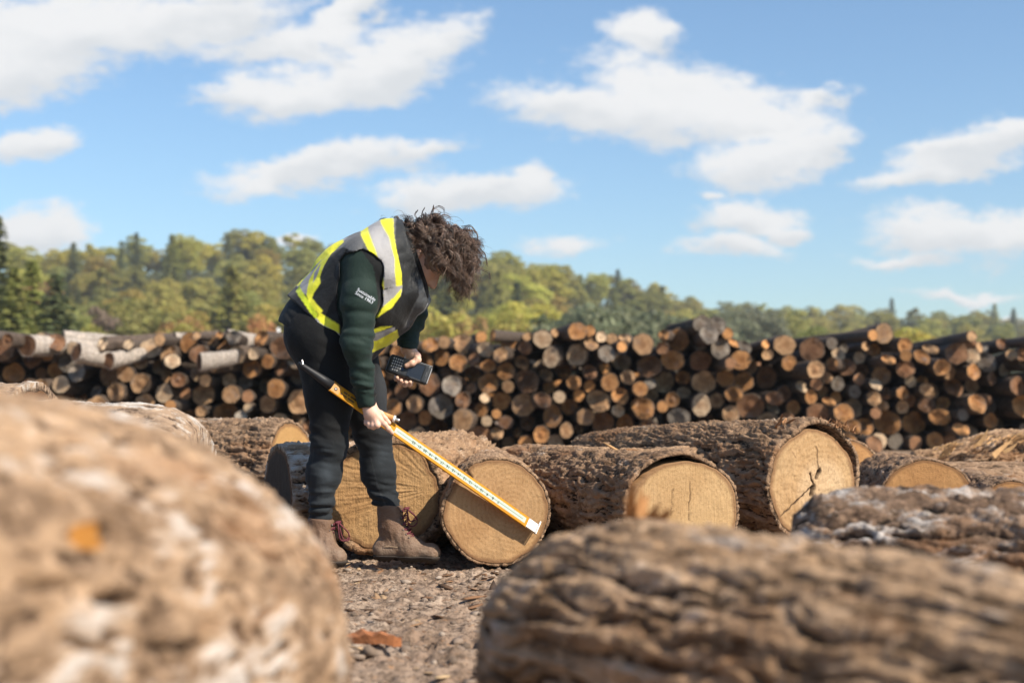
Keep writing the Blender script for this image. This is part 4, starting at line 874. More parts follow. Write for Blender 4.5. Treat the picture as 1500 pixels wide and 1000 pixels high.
F = hand(g, [(wr_f + np.array([0, 0, .02]), ph(.004, .058, -.012), .024, .023), (ph(-.012, .052, -.028), ph(-.022, .0, -.036), .022, .018), (ph(.008, .052, -.028), ph(.012, .0, -.036), .022, .018)],
         [([ph(-.030, -.005, -.034), ph(-.036, -.034, -.028), ph(-.034, -.049, -.010), ph(-.030, -.047, .006)], (.0105, .0098, .009, .0075)),
          ([ph(-.014, -.006, -.036), ph(-.017, -.042, -.030), ph(-.014, -.058, -.010), ph(-.012, -.053, .007)], (.0112, .0105, .0096, .008)),
          ([ph(.004, -.006, -.036), ph(.003, -.044, -.030), ph(.006, -.060, -.010), ph(.008, -.054, .007)], (.0112, .0105, .0096, .008)),
          ([ph(.020, -.004, -.036), ph(.021, -.036, -.030), ph(.024, -.053, -.010), ph(.024, -.047, .006)], (.0105, .0098, .009, .0075))],
         ([ph(.012, .062, -.004), ph(.022, .044, .018), ph(.008, .022, .026), ph(-.010, .006, .024)], (.017, .0138, .0122, .0095)))
hand_f = surfnets(g, F, 1)
V, Q = join([lowbody, head, hand_n, hand_f])
me = mesh('person', V, Q)
m, t, b = new_mat('skin'); tc = t.n('ShaderNodeTexCoord').outputs['Object']; n1 = t.noise(tc, 40, 4); n2 = t.noise(tc, 320, 3)
setb(t, b, Base_Color=t.mix(n1, (.62, .36, .25), (.76, .50, .38)), Roughness=.48, Specular_IOR_Level=.4, Normal=t.bump(n2, .0008), Subsurface_Weight=.12, Subsurface_Radius=(.012, .004, .002), Subsurface_Scale=.5)
person = obj('person', me, m)
tag(person, 'person with curly dark hair in a high-visibility vest, bent over measuring a log', 'person')
def wear(name, VQ, mat, parent=person, cols=None):
    me = mesh(name, *VQ)
    if cols is not None: attr(me, 'col', cols)
    return obj(name, me, mat, parent)
def vcol_mat(name, rough=.85, weave=900, bump=.0012, sheen=.2, crease=60):
    m, t, b = new_mat(name); c = t.n('ShaderNodeAttribute', attribute_name='col').outputs['Color']; tc = t.n('ShaderNodeTexCoord').outputs['Object']
    n = t.noise(tc, weave, 2, .6); n2 = t.noise(tc, crease, 4, .6); n3 = t.noise(tc, 9, 4, .6)
    k = t.mix(t.math('ADD', t.math('MULTIPLY', n3, .7), t.math('MULTIPLY', n, .3)), t.mix(1.0, c, (.72, .72, .72), 'MULTIPLY'), t.mix(1.0, c, (1.25, 1.25, 1.25), 'MULTIPLY'))
    setb(t, b, Base_Color=k, Roughness=rough, Specular_IOR_Level=.25, Sheen_Weight=sheen, Sheen_Roughness=.5, Normal=t.bump(t.math('ADD', t.math('MULTIPLY', n, .25), n2), bump * 3, .7)); return m
def uvpx(V):                                                    # a point's place in the side elevation of the figure
    return CX + V[:, 0] / K, HY - (V[:, 2] - CAMZ) / K
def inpoly(u, v, poly):
    poly = np.asarray(poly, float); ins = np.zeros(len(u), bool); j = len(poly) - 1
    for i in range(len(poly)):
        (xi, yi), (xj, yj) = poly[i], poly[j]
        ins ^= ((yi > v) != (yj > v)) & (u < (xj - xi) * (v - yi) / (yj - yi + 1e-12) + xi); j = i
    return ins
def folds(dirv, f_along, f_across, amp, seed):
    dirv = np.array(dirv, float); dirv /= np.linalg.norm(dirv); o1 = np.cross(dirv, [.3, 1, .2]); o1 /= np.linalg.norm(o1); o2 = np.cross(dirv, o1); M = np.stack([dirv * f_along, o1 * f_across, o2 * f_across], 1)
    def fn(p):
        q_ = p @ M; q_ = q_ + .35 * np.stack([pn(q_ * .7, seed + 4), pn(q_ * .7, seed + 5), pn(q_ * .7, seed + 6)], 1)
        return amp * (1 - 2 * np.abs(pn(q_, seed)) + .4 * pn(q_ * 2.1, seed + 1))
    return fn
def local(fn, c, r):
    return lambda p: fn(p) * np.exp(-(((p - c) ** 2).sum(1) / r ** 2))
# --- jeans
g = Grid((-.90, 5.16, .05), (-.42, 5.68, 1.05), .005)
def leg(hip, kn, an, calf, bow):
    pts = [hip, hip * .5 + kn * .5 + bow, kn, calf, an]
    return pts
ln = leg(hip_n, kn_n, an_n, P(474, 694, 5.33), np.array([.010, 0, 0])); lf = leg(hip_f, kn_f, an_f, P(554, 692, 5.51), np.array([.0, 0, 0]))
Fn = chain(g, ln, (R_(46), R_(35.5), R_(26.5), R_(24.5), R_(17.5)), .03); Ff = chain(g, lf, (R_(46), R_(38), R_(26.5), R_(26), R_(20)), .03)
F = smin(smin(Fn, Ff, .012), g.cap(P(470, 490, 5.36), P(470, 490, 5.48), R_(54), R_(54)), .03); F = smin(F, g.cap(P(500, 470, 5.38), P(500, 470, 5.46), R_(50), R_(50)), .03)
F = np.maximum(F, g.plane(P(468, 768, 5.34), (-.05, 0, -1)) * 0 + np.where(g.X < P(512, 0, YM)[0], g.plane(P(468, 765, 5.34), (.04, 0, -1)), g.plane(P(570, 747, 5.5), (-.25, 0, -1))))
F = g.detail(F, local(folds((0, 0, 1), 40, 7, .014, 1), P(470, 742, 5.33), .10)); F = g.detail(F, local(folds((.1, 0, 1), 40, 7, .014, 2), P(565, 725, 5.5), .09))
F = g.detail(F, local(folds((.2, 0, 1), 32, 6, .012, 3), P(480, 640, 5.32), .10)); F = g.detail(F, local(folds((.2, 0, 1), 32, 6, .012, 4), P(548, 640, 5.5), .10))
F = g.detail(F, lambda p: .0022 * fbm(p * 16, 3, 5) + folds((.5, 0, 1), 12, 4, .0016, 6)(p))
jv, jq = surfnets(g, F, 1)
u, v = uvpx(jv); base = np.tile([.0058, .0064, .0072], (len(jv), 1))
lower = sstep(635, 660, v); base = base * (1 + lower[:, None] * np.array([1.5, 1.8, 1.95]))  # legs below the knee lightened: sunlight painted into the denim colour
for (c0, r0) in (((487, 690), (9, 20)), ((556, 668), (10, 14)), ((560, 530), (13, 70)), ((560, 600), (11, 50)), ((560, 530), (13, 70)), ((477, 700), (18, 40))):  # painted highlights: lit knees, shins and thigh front, as lighter denim
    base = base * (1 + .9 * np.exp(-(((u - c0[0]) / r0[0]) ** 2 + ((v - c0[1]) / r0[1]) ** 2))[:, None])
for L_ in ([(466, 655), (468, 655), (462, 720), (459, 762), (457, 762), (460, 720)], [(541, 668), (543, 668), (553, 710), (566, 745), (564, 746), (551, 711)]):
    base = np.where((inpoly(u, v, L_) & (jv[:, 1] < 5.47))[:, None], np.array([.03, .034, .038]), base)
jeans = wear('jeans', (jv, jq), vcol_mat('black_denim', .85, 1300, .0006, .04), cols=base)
def seam(name, pts, off, r, mat, parent):
    """a stitched line laid on the near side of a garment"""
    mb = MB(); mb.tube([p + np.array([0, -off, 0]) for p in pts], r, 5); return mb.build(name, mat, parent, smooth=True)
# --- jacket
def torso(g, grow=0.0):
    F = g.cap(pel, mid, R_(72) + grow, R_(77) + grow, 1.0); F = smin(F, g.cap(mid, top, R_(75) + grow, R_(55) + grow, 1.1), .04)
    F = smin(F, g.cap(P(542, 390, 5.29), P(586, 395, 5.56), R_(45) + grow, R_(40) + grow), .03)
    F = smin(F, g.cap(P(572, 369, 5.36), P(576, 369, 5.48), R_(42) + grow, R_(42) + grow), .03)
    F = smin(F, g.cap(P(600, 430, 5.36), P(600, 430, 5.48), R_(28) + grow, R_(28) + grow), .03)
    return np.maximum(F, g.plane(P(594, 330, YM), (.95, 0, .31)) - (.0 if grow else .012))
armn = lambda g, e=0.0: chain(g, [P(531, 392, 5.25), P(527, 440, 5.21), el_n, P(531, 550, 5.21), P(538, 598, 5.235)], (R_(29) + e, R_(26) + e, R_(23) + e, R_(19.5) + e, R_(14.5) + e), .03)
armf = lambda g, e=0.0: chain(g, [sh_f, el_f, P(595, 508, 5.59)], (R_(30) + e, R_(24) + e, R_(16.5) + e), .03)
g = Grid((-.93, 4.99, .52), (-.22, 5.80, 1.36), .005)
F = torso(g)
hemp = P(407, 470, YM); pass
F = np.maximum(F, g.plane(hemp, (-.50, 0, -.87)))
F = g.detail(F, local(folds((.67, 0, .74), 14, 5, .006, 11), P(460, 470, 5.25), .22))
A = np.maximum(armn(g), g.plane(P(537, 598, 5.235), (.25, 0, -1))); A2 = np.maximum(armf(g), g.plane(P(595, 510, 5.59), (-.05, 0, -1)))
A = g.detail(A, local(folds((.1, 0, 1), 30, 8, .010, 12), P(531, 560, 5.2), .10)); A = g.detail(A, local(folds((.1, .2, 1), 24, 7, .010, 13), el_n, .12)); A = g.detail(A, folds((.25, .2, 1), 13, 6, .0045, 14)); A2 = g.detail(A2, folds((.1, .2, 1), 22, 7, .009, 15))
F = smin(smin(F, A, .012), A2, .012)
F = np.maximum(F, -g.cap(P(596, 372, YM), hd(-.06, .0), .056, .066))
av, aq = surfnets(g, F, 1)
u, v = uvpx(av)
green = np.array([.010, .024, .019]); black = np.array([.006, .007, .008])
sleeve = ((np.abs(av[:, 1] - 5.22) < .14) & inpoly(u, v, [(497, 365), (530, 365), (556, 400), (562, 440), (560, 505), (556, 560), (556, 612), (505, 612), (496, 500)]) & (av[:, 1] < 5.33)) | ((av[:, 1] > 5.5) & inpoly(u, v, [(560, 450), (640, 430), (640, 530), (560, 530)]))
cols = np.where(sleeve[:, None], green, black)
jacket = wear('jacket', (av, aq), vcol_mat('jacket_cloth', .75, 900, .001, .06), cols=cols)
# --- vest: a shell over the jacket, open at the armholes and neck
g = Grid((-.88, 5.0, .68), (-.22, 5.80, 1.38), .0034)
F = torso(g, .012)
F = np.maximum(F, g.plane(P(500, 480, YM), (-.72, 0, -.66)) * 0 + g.plane(P(504, 503, YM), (-.66, 0, -.75)))
F = np.maximum(F, -(np.minimum(armn(g, .006), g.cap(P(530, 396, 5.23), P(529, 420, 5.0), R_(30), R_(34)))))
F = np.maximum(F, -np.minimum(armf(g, .012), g.cap(P(594, 404, 5.6), P(598, 420, 5.86), R_(31), R_(34))))
F = np.maximum(F, -g.cap(P(604, 368, YM), P(640, 392, YM), .062, .080))
F = g.detail(F, lambda p: folds((.67, .1, -.74), 11, 9, .0055, 31)(p))
vv, vq = surfnets(g, F, 1)
u, v = uvpx(vv); Zm = lambda L: [(400 + a / 3.571, 280 + b_ / 3.571) for a, b_ in L]
YEL, SIL, GRY, BLK = np.array([.74, .72, .04]), np.array([.31, .305, .31]), np.array([.11, .113, .117]), np.array([.009, .0095, .0105])
cols = np.tile(BLK, (len(vv), 1))
def paint(L, c, m=True):
    global cols
    cols = np.where((inpoly(u, v, Zm(L)) & m)[:, None], c, cols)
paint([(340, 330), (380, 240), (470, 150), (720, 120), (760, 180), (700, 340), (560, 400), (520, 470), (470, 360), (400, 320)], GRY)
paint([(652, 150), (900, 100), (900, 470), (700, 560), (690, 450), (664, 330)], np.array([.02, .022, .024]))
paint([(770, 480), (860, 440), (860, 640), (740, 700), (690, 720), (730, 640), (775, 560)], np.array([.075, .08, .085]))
paint([(100, 470), (140, 440), (250, 360), (330, 270), (400, 250), (380, 290), (330, 335), (290, 420), (265, 490), (225, 570), (160, 530)], SIL)
paint([(110, 490), (90, 450), (230, 370), (330, 270), (372, 262), (310, 338), (240, 400), (165, 480), (155, 505)], YEL)
paint([(300, 338), (375, 262), (392, 285), (332, 342), (292, 412), (273, 468), (280, 500), (242, 555), (238, 580), (295, 640), (283, 662), (236, 625), (205, 560), (210, 480), (240, 420)], YEL)
paint([(272, 392), (265, 440), (236, 500), (238, 440)], SIL)
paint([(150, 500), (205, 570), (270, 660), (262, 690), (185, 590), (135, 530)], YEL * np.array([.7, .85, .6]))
paint([(262, 680), (285, 652), (380, 715), (380, 760), (290, 710)], YEL); paint([(190, 720), (262, 678), (290, 708), (380, 758), (380, 820), (290, 780)], SIL)
paint([(462, 210), (440, 150), (600, 100), (640, 150), (650, 260), (668, 340), (692, 450), (692, 515), (607, 532), (573, 537), (570, 455), (545, 368)], SIL)
paint([(462, 210), (440, 160), (470, 140), (508, 203), (568, 345), (604, 450), (607, 532), (573, 537), (570, 455), (545, 368)], YEL)
paint([(578, 186), (555, 120), (600, 100), (640, 165), (652, 260), (668, 340), (692, 450), (692, 515), (664, 518), (660, 385), (630, 270)], YEL)
paint([(480, 640), (545, 598), (600, 540), (695, 510), (688, 560), (620, 625), (480, 700)], SIL)
paint([(480, 700), (520, 662), (600, 622), (655, 570), (692, 525), (684, 565), (642, 625), (575, 672), (480, 720)], YEL); paint([(540, 598), (560, 574), (604, 560), (592, 582)], YEL)
paint([(440, 800), (505, 750), (580, 718), (640, 715), (560, 750), (450, 830)], YEL); paint([(440, 830), (545, 752), (650, 718), (650, 745), (560, 790), (440, 860)], SIL); paint([(440, 850), (500, 798), (560, 786), (660, 730), (660, 780), (560, 830), (440, 900)], YEL)
ac, an_ = cols * 1.0, np.ones(len(vv))
for k in range(4): np.add.at(ac, vq[:, k], cols[vq[:, (k + 1) % 4]]); np.add.at(an_, vq[:, k], 1)
cols = ac / an_[:, None]
vest = wear('safety_vest', (vv, vq), vcol_mat('vest_cloth', .6, 700, .0012, .1), cols=cols)
# zip on the front edge of the vest, sleeve print
zipm = plain('zip_grey', (.25, .26, .27), .45, .5)
mb = MB()
def near_surface(V_, x, z, side=-1):
    d2 = (V_[:, 0] - x) ** 2 + (V_[:, 2] - z) ** 2; i = np.argsort(d2)[:40]; i = i[np.argmin(V_[i, 1] * -side)] if side > 0 else i[np.argmin(V_[i, 1])]; return V_[i]
zp = []
for (a, b_) in [(629, 447), (624, 458), (616, 470), (606, 482)]:
    x, z = P(a, b_, YM)[[0, 2]]; s_ = near_surface(vv, x, z); zp.append(s_ + np.array([0, -.002, 0]))
mb.tube(zp, .0028, 5); mb.build('zip', zipm, vest, smooth=True)
fc = bpy.data.curves.new('sleeve_print', 'FONT'); fc.body = 'Sustainable\nSince 1963'; fc.size = .0165; fc.space_line = .85; fc.extrude = .0004
o = bpy.data.objects.new('sleeve_print', fc); COL.objects.link(o); dg = bpy.context.evaluated_depsgraph_get(); tm = bpy.data.meshes.new_from_object(o.evaluated_get(dg)); bpy.data.objects.remove(o)
co = np.zeros(len(tm.vertices) * 3, np.float32); tm.vertices.foreach_get('co', co); co = co.reshape(-1, 3)
p0 = P(521.5, 424.5, 5.12); ang = math.radians(-31); d1 = np.array([math.cos(ang), 0, math.sin(ang)]); d2 = np.array([-math.sin(ang), 0, math.cos(ang)])
W_ = p0 + co[:, :1] * d1 + co[:, 1:2] * d2
slv = av[(av[:, 1] < 5.23) & sleeve]
for i in range(len(W_)):
    j = np.argsort((slv[:, 0] - W_[i, 0]) ** 2 + (slv[:, 2] - W_[i, 2]) ** 2)[:60]; W_[i, 1] = slv[j, 1].mean() - .0042 - co[i, 2]
tm.vertices.foreach_set('co', W_.astype(np.float32).ravel()); tm.update()
obj('sleeve_print', tm, plain('print_white', (.62, .66, .72), .6, .2, var=.08), jacket)
# --- boots
leather, t, b = new_mat('boot_leather'); gq = t.n('ShaderNodeNewGeometry').outputs['Position']; n1 = t.noise(gq, 30, 5, .65); n2 = t.noise(gq, 160, 4, .6); zz = t.n('ShaderNodeSeparateXYZ', ins={0: gq}).outputs[2]
dust = t.math('MULTIPLY', t.n('ShaderNodeMapRange', ins={0: zz, 1: .15, 2: .02, 3: .05, 4: .7}).outputs[0], t.ramp(n1, [(.35, .2), (.65, 1)]))
c = t.mix(dust, t.mix(n1, (.10, .055, .033), (.20, .115, .07)), (.33, .255, .185)); c = t.mix(t.ramp(n2, [(.60, 0), (.74, .6)]), c, (.05, .033, .024))
setb(t, b, Base_Color=c, Roughness=.62, Specular_IOR_Level=.35, Normal=t.bump(t.math('ADD', n2, n1), .004, .8)); solem = plain('boot_sole', (.045, .036, .030), .85, .2, var=.5, scale=60, bump=.002)
lacem = plain('laces_red', (.13, .032, .042), .7, .2, var=.3, scale=300); eyem = plain('eyelet', (.12, .10, .09), .35, .5, metal=.8)
def boot(ank, heel, ball, toe, yaw_c, loopn):
    lo = np.min([ank, heel, toe], 0) - .075; hi = np.max([ank, heel, toe], 0) + .085; lo[2] = -.03; g = Grid(lo, hi, .0036)
    z0 = .012
    F = g.cap(ank, ank * .45 + heel * .55 + np.array([.012, 0, .02]), .051, .048); F = smin(F, g.cap(heel, ball, .045, .041, .95), .04); F = smin(F, g.cap(ball, toe, .041, .034, 1.08), .02)
    F = smin(F, g.cap(ank * .5 + ball * .5 + np.array([-.012, 0, -.004]), ball + np.array([0, 0, .012]), .034, .030), .04)
    F = smin(F, g.ell(toe + np.array([.002, 0, .002]), (.036, .041, .032)), .012)
    sole = np.maximum(np.maximum(F - .007, g.plane((0, 0, .034), (0, 0, 1))), -g.plane((0, 0, .0), (0, 0, 1)))
    notch = np.maximum(np.abs(np.mod(g.X - heel[0], .018) - .009) - .004, g.Z - .010); sole = np.maximum(sole, -notch)
    arch = g.cap(heel * .55 + ball * .45 + np.array([0, -.1, -.052]), heel * .55 + ball * .45 + np.array([0, .1, -.052]), .022, .022); sole = np.maximum(sole, -arch)
    U = np.maximum(F, -g.plane((0, 0, .030), (0, 0, 1))); U = np.maximum(U, g.plane(ank + np.array([0, 0, .015]), (.1, 0, 1)))
    welt = np.abs(g.Z - (.062 + .05 * np.clip((heel[0] + .02 - g.X) * 4, 0, 1))) ; U = U + .0016 * np.exp(-(welt / .004) ** 2)
    U = g.detail(U, lambda p: .0018 * fbm(p * 30, 3, 8)); U = g.detail(U, local(folds((1, 0, .2), 40, 12, .004, 9), ank * .4 + ball * .6, .06))
    bo = wear('boot', surfnets(g, U, 1), leather); wear('sole', surfnets(g, sole, 0), solem, bo)
    mb, me_ = MB(), MB(); tp = ank + np.array([.056, 0, -.004]); bt = ball + np.array([.006, 0, .052]); prev = None
    for k in range(6):
        t_ = k / 5; c = tp * (1 - t_) + bt * t_ + np.array([-.010 * math.sin(PI * t_), 0, -.012 * math.sin(PI * t_)]); wd = .026
        L_, R2 = c + np.array([-.012, -wd, -.004]), c + np.array([-.012, wd, -.004])
        me_.tube([L_ + np.array([0, -.004, 0]), L_ + np.array([0, .003, 0])], .0045, 8)
        n_ = tp * (1 - (k + 1) / 5) + bt * (k + 1) / 5 if k < 5 else None
        mb.tube([L_, c + np.array([.006, -.008, .006]), c + np.array([.006, .008, .006]), R2], .0028, 6)
        if n_ is not None:
            mb.tube([L_, (c + n_) / 2 + np.array([.009, 0, .004]), n_ + np.array([-.012, wd, -.006])], .0026, 6)
    for j in range(loopn):
        a = rng.uniform(-.5, .5); Lp = .075 * rng.uniform(.7, 1.1); t_ = np.linspace(0, 1, 14)
        cx_ = np.sin(t_ * PI) ** .8 * Lp; wv = np.sin(t_ * 2 * PI) * .018 * (1 + .4 * j)
        pts = tp + np.stack([.012 + cx_ * .42 + wv * .6, a * .03 - .01 * j + 0 * t_ + .012 * np.sin(t_ * 5) - .012, -cx_ * (.85 + .1 * j) + wv * .4 + .004], 1)
        mb.tube(pts, .0027, 6)
    mb.tube([tp + np.array([.0, -.02, .004]), tp + np.array([.016, 0, .006]), tp + np.array([0, .02, .004])], .005, 6)
    mb.build('laces', lacem, bo, smooth=True); me_.build('eyelets', eyem, bo, smooth=True)
    st_ = []
    for t_ in np.linspace(0, 1, 10): 
        p_ = heel * (1 - t_) + ball * t_; st_.append(np.array([p_[0], p_[1] - .0445 + .004 * t_, .070 - .012 * t_ + .004 * math.sin(t_ * PI)]))
    mb2 = MB(); mb2.tube(st_, .0013, 5); mb2.build('stitching', plain('thread', (.45, .33, .22), .8, .1), bo, smooth=True)
    return bo
def gp(x, y, z): return np.array([(x - CX) / FPX * y, y, z])
boot(np.array([an_f[0] + .004, 5.50, .212]), gp(563, 5.50, .056), gp(602, 5.47, .055), gp(631, 5.45, .046), 0, 2)
boot(np.array([an_n[0] + .006, 5.34, .172]), gp(461, 5.34, .056), gp(480, 5.31, .055), gp(493, 5.30, .046), 0, 2)
# --- hair: a close cap and many curly locks
HCc = hd(.018, -.012)
g = Grid(HC - .17, HC + .19, .005)
F = g.ell(HCc, (.108, .085, .108), HM); F = smin(F, g.ell(hd(-.03, -.05), (.062, .075, .06), HM), .02); F = np.maximum(F, -g.plane(hd(-.10, -.03), (c_ * 1.0)) * 1.0)
F = np.maximum(F, -np.minimum(g.ell(hd(-.075, .085), (.075, .09, .085), HM), g.ell(hd(-.045, .008), (.036, .2, .045), HM)))
F = np.maximum(F, -g.ell(hd(-.03, .0), (.038, .3, .05), HM)); F = g.detail(F, lambda p: .006 * fbm(p * 38, 3, 3)); capv, capq = surfnets(g, F, 1)
HV, HF, ho = [capv], [capq], len(capv)
hr = np.random.default_rng(21); grav = np.array([0, 0, -1.])
locks = 0
TS = np.linspace(0, 1, 20)
while locks < 460:
    d = hr.normal(size=3); d /= np.linalg.norm(d); fa, la, up_ = d @ f_, d @ lat, d @ c_
    if up_ < -.45 or (fa > .35 and up_ < .25) or (up_ < -.05 and -.35 < fa): continue
    root = HCc + f_ * fa * .104 + lat * la * .085 + c_ * up_ * .104; nrm = f_ * fa / .104 + lat * la / .085 + c_ * up_ / .104; nrm /= np.linalg.norm(nrm)
    front = np.clip(fa * .8 + up_ * .6, -1, 1)
    Ln = hr.uniform(.10, .15) + .03 * max(0, front)
    if fa < -.35: Ln *= .85
    d0 = nrm * (.85 if fa > -.1 else .3) + f_ * (.5 * max(0, up_)) + (grav * .5 if fa < -.1 else 0) + hr.normal(0, .26, 3); d0 /= np.linalg.norm(d0)
    stiff = hr.uniform(.32, .6); path = root + (TS * Ln)[:, None] * 0; p_ = root.copy(); dd = d0.copy(); pts = [p_.copy()]
    for k in range(1, len(TS)):
        dd = dd + grav * (.20 / stiff * (.30 if fa > 0 else .42)); 
        rel = p_ - HCc; e = math.sqrt((rel @ f_ / .112) ** 2 + (rel @ lat / .093) ** 2 + (rel @ c_ / .112) ** 2)
        lim = 1.1 if fa < -.15 else 1.3
        if e < lim: dd = dd + rel / np.linalg.norm(rel) * (lim + .02 - e) * 2.2
        dd /= np.linalg.norm(dd); p_ = p_ + dd * Ln / (len(TS) - 1); pts.append(p_.copy())
    pts = np.array(pts); tg = np.gradient(pts, axis=0); tg /= np.linalg.norm(tg, axis=1)[:, None]
    a = np.cross(tg, lat + .3 * hr.normal(size=3)); a /= np.linalg.norm(a, axis=1)[:, None] + 1e-9; b_ = np.cross(tg, a)
    turns = hr.uniform(1.2, 2.8); rad = hr.uniform(.010, .023); ph0 = hr.uniform(0, 2 * PI); sg = hr.choice([-1, 1]); nstr = int(hr.integers(13, 20))
    for k in range(nstr):
        off = hr.normal(0, .0034, 3); phs = ph0 + hr.normal(0, .2); rs = rad * hr.uniform(.75, 1.25) * (.15 + TS) ** 1.0; tn = turns * hr.uniform(.9, 1.12)
        ang_ = sg * tn * 2 * PI * TS + phs
        c = pts + off * (.4 + TS)[:, None] + (np.cos(ang_) * rs)[:, None] * a + (np.sin(ang_) * rs)[:, None] * b_
        if hr.random() < .05: c = c + np.outer(TS ** 2, hr.normal(0, .03, 3))
        if (c[:, 1] < 5.40).any():                     # keep the ear and the jaw on the near side clear
            uu, vv_ = CX + FPX * c[:, 0] / c[:, 1], HY - FPX * (c[:, 2] - CAMZ) / c[:, 1]
            if ((((uu - 610) / 10) ** 2 + ((vv_ - 381) / 11) ** 2 < 1) & (c[:, 1] < 5.40)).any() or (inpoly(uu, vv_, [(603, 372), (622, 372), (636, 410), (620, 416), (606, 394)]) & (c[:, 1] < 5.40)).any(): continue
        w_ = .00105 * hr.uniform(.7, 1.25) * np.minimum(1, (1.04 - TS) * 3.5)
        th3 = np.arange(3) * 2 * PI / 3
        vtx = c[:, None] + w_[:, None, None] * (np.cos(th3)[None, :, None] * a[:, None] + np.sin(th3)[None, :, None] * b_[:, None])
        HV.append(vtx.reshape(-1, 3)); HF.append(grid_faces(20, 3, off=ho)); ho += 60
    locks += 1
# a few stray loops standing up from the crown
for (pts_) in [[(634, 318), (633, 308), (635, 300), (634, 312)], [(630, 316), (634, 306), (643, 302), (650, 306), (651, 312)], [(617, 318), (619, 309), (622, 304)], [(612, 322), (608, 314), (612, 308)], [(676, 332), (690, 330), (699, 342), (700, 352)], [(700, 360), (711, 372), (714, 388)], [(705, 395), (716, 400), (717, 408)]]:
    q_ = np.array([P(a, b_, YM) for a, b_ in pts_]); tt = np.linspace(0, len(q_) - 1, 20); c = np.stack([np.interp(tt, range(len(q_)), q_[:, i]) for i in range(3)], 1); c[1:-1] = (c[:-2] + c[1:-1] * 2 + c[2:]) / 4
    for k in range(3):
        cc_ = c + hr.normal(0, .0012, 3) + np.outer(TS, hr.normal(0, .003, 3)); th3 = np.arange(3) * 2 * PI / 3
        vtx = cc_[:, None] + .0011 * (np.cos(th3)[None, :, None] * np.array([1., 0, 0]) + np.sin(th3)[None, :, None] * np.array([0, 0, 1.]))
        HV.append(vtx.reshape(-1, 3)); HF.append(grid_faces(20, 3, off=ho)); ho += 60
m, t, b = new_mat('dark_hair'); g_ = t.n('ShaderNodeNewGeometry').outputs
hc = t.ramp(g_['Random Per Island'], [(0, (.022, .013, .009)), (.55, (.075, .045, .031)), (1, (.28, .185, .135))])
setb(t, b, Base_Color=hc, Roughness=.38, Specular_IOR_Level=.55)
hair = obj('hair', mesh('hair', np.concatenate(HV), np.concatenate(HF)), m, person)
# ================================================================== what the person holds
yelm = plain('stick_yellow', (.50, .215, .010), .65, .2, var=.12, scale=40); whitem = plain('stick_scale', (.40, .47, .40), .7, .15, var=.05); inkm = plain('black_ink', (.02, .02, .025), .6, .2); blackm = plain('black_handle', (.014, .015, .018), .55, .4); steel = plain('steel_tip', (.55, .54, .53), .35, .5, metal=.85)
Ls = float(np.linalg.norm(ST1 - ST0)); SM = np.stack([sd_, su_, sn_], 1)
def sbox(mb, t0, t1, u0, u1, n0, n1, bev=0.0):
    mb.box(ST0 + SM @ np.array([(t0 + t1) / 2, (u0 + u1) / 2, (n0 + n1) / 2]), (t1 - t0, u1 - u0, n1 - n0), SM, bev)
tpx = lambda x: (x - 437) / (786 - 437) * Ls
hw = .0245
stick = bpy.data.objects.new('scale_stick', None); COL.objects.link(stick); tag(stick, 'yellow log scale stick with inch numbers, held across the measured log', 'scale stick')
mb = MB(); sbox(mb, tpx(483), tpx(772), -hw, hw, -.0035, .0035, .0015); mb.build('blade', yelm, stick)
mb = MB(); sbox(mb, tpx(574), tpx(768), -.0118, .0118, .0036, .0042); ws = mb.build('scale_strip', whitem, stick)
mb = MB(); sbox(mb, tpx(577), tpx(764), -.0007, .0007, .0043, .0046)
for k in range(5, 88, 4):
    x_ = tpx(769) - k * .0067
    if x_ > tpx(578): mb.box(ST0 + SM @ np.array([x_, .0098, .00445]), (.0009, .004, .0003), SM)
mb.build('scale_lines', inkm, ws)
for n_ in range(7, 23):
    x_ = tpx(727) - (n_ - 7) * (tpx(727) - tpx(601)) / 15
    fc = bpy.data.curves.new('number', 'FONT'); fc.body = str(n_); fc.size = .0155; fc.align_x = 'CENTER'; fc.align_y = 'CENTER'; fc.extrude = .0002; fc.offset = .0002
    o = bpy.data.objects.new('number', fc); COL.objects.link(o); dg = bpy.context.evaluated_depsgraph_get(); tm = bpy.data.meshes.new_from_object(o.evaluated_get(dg)); bpy.data.objects.remove(o)
    o = obj('number', tm, inkm, ws); p_ = ST0 + SM @ np.array([x_, -.001, .0047]); M_ = np.stack([-sd_, -su_, sn_], 1)
    o.matrix_local = Matrix([[*M_[0], p_[0]], [*M_[1], p_[1]], [*M_[2], p_[2]], [0, 0, 0, 1]])
mb = MB(); sbox(mb, tpx(499), tpx(519), .004, .0085, .0036, .0041); sbox(mb, tpx(497), tpx(518), -.0085, -.004, .0036, .0041)
lt = MB()
for (r_, segs) in ((.0065, ((499.5, 504), (505.5, 507.5), (509, 517))), (-.0065, ((496.5, 499.5), (500.5, 505.5), (507, 516)))):
    for (a, b_) in segs:
        x_ = a
        while x_ < b_ - .4: sbox(lt, tpx(x_), tpx(x_ + .75), r_ - .0035, r_ + .0035, .0036, .0041); x_ += 1.0
lt.build('printed_lines', inkm, stick)
mb = MB(); sbox(mb, tpx(483.5), tpx(495), -.0195, .0195, .0036, .0044); mb.build('grip_plate', plain('orange_brown', (.42, .19, .03), .5, .4), stick)
mb = MB(); mb.tube([ST0 + SM @ np.array([tpx(489.5), -.004, .004]), ST0 + SM @ np.array([tpx(489.5), -.004, .0068])], .0065, 12); mb.build('rivet', steel, stick, smooth=True)
mb = MB(); mb.tube([ST0 + SM @ np.array([x_, 0, 0]) for x_ in (0, .012, .05, tpx(470), tpx(484))], [.005, .009, .0115, .0165, .019], 12)
hnd = mb.build('handle', blackm, stick, smooth=True)
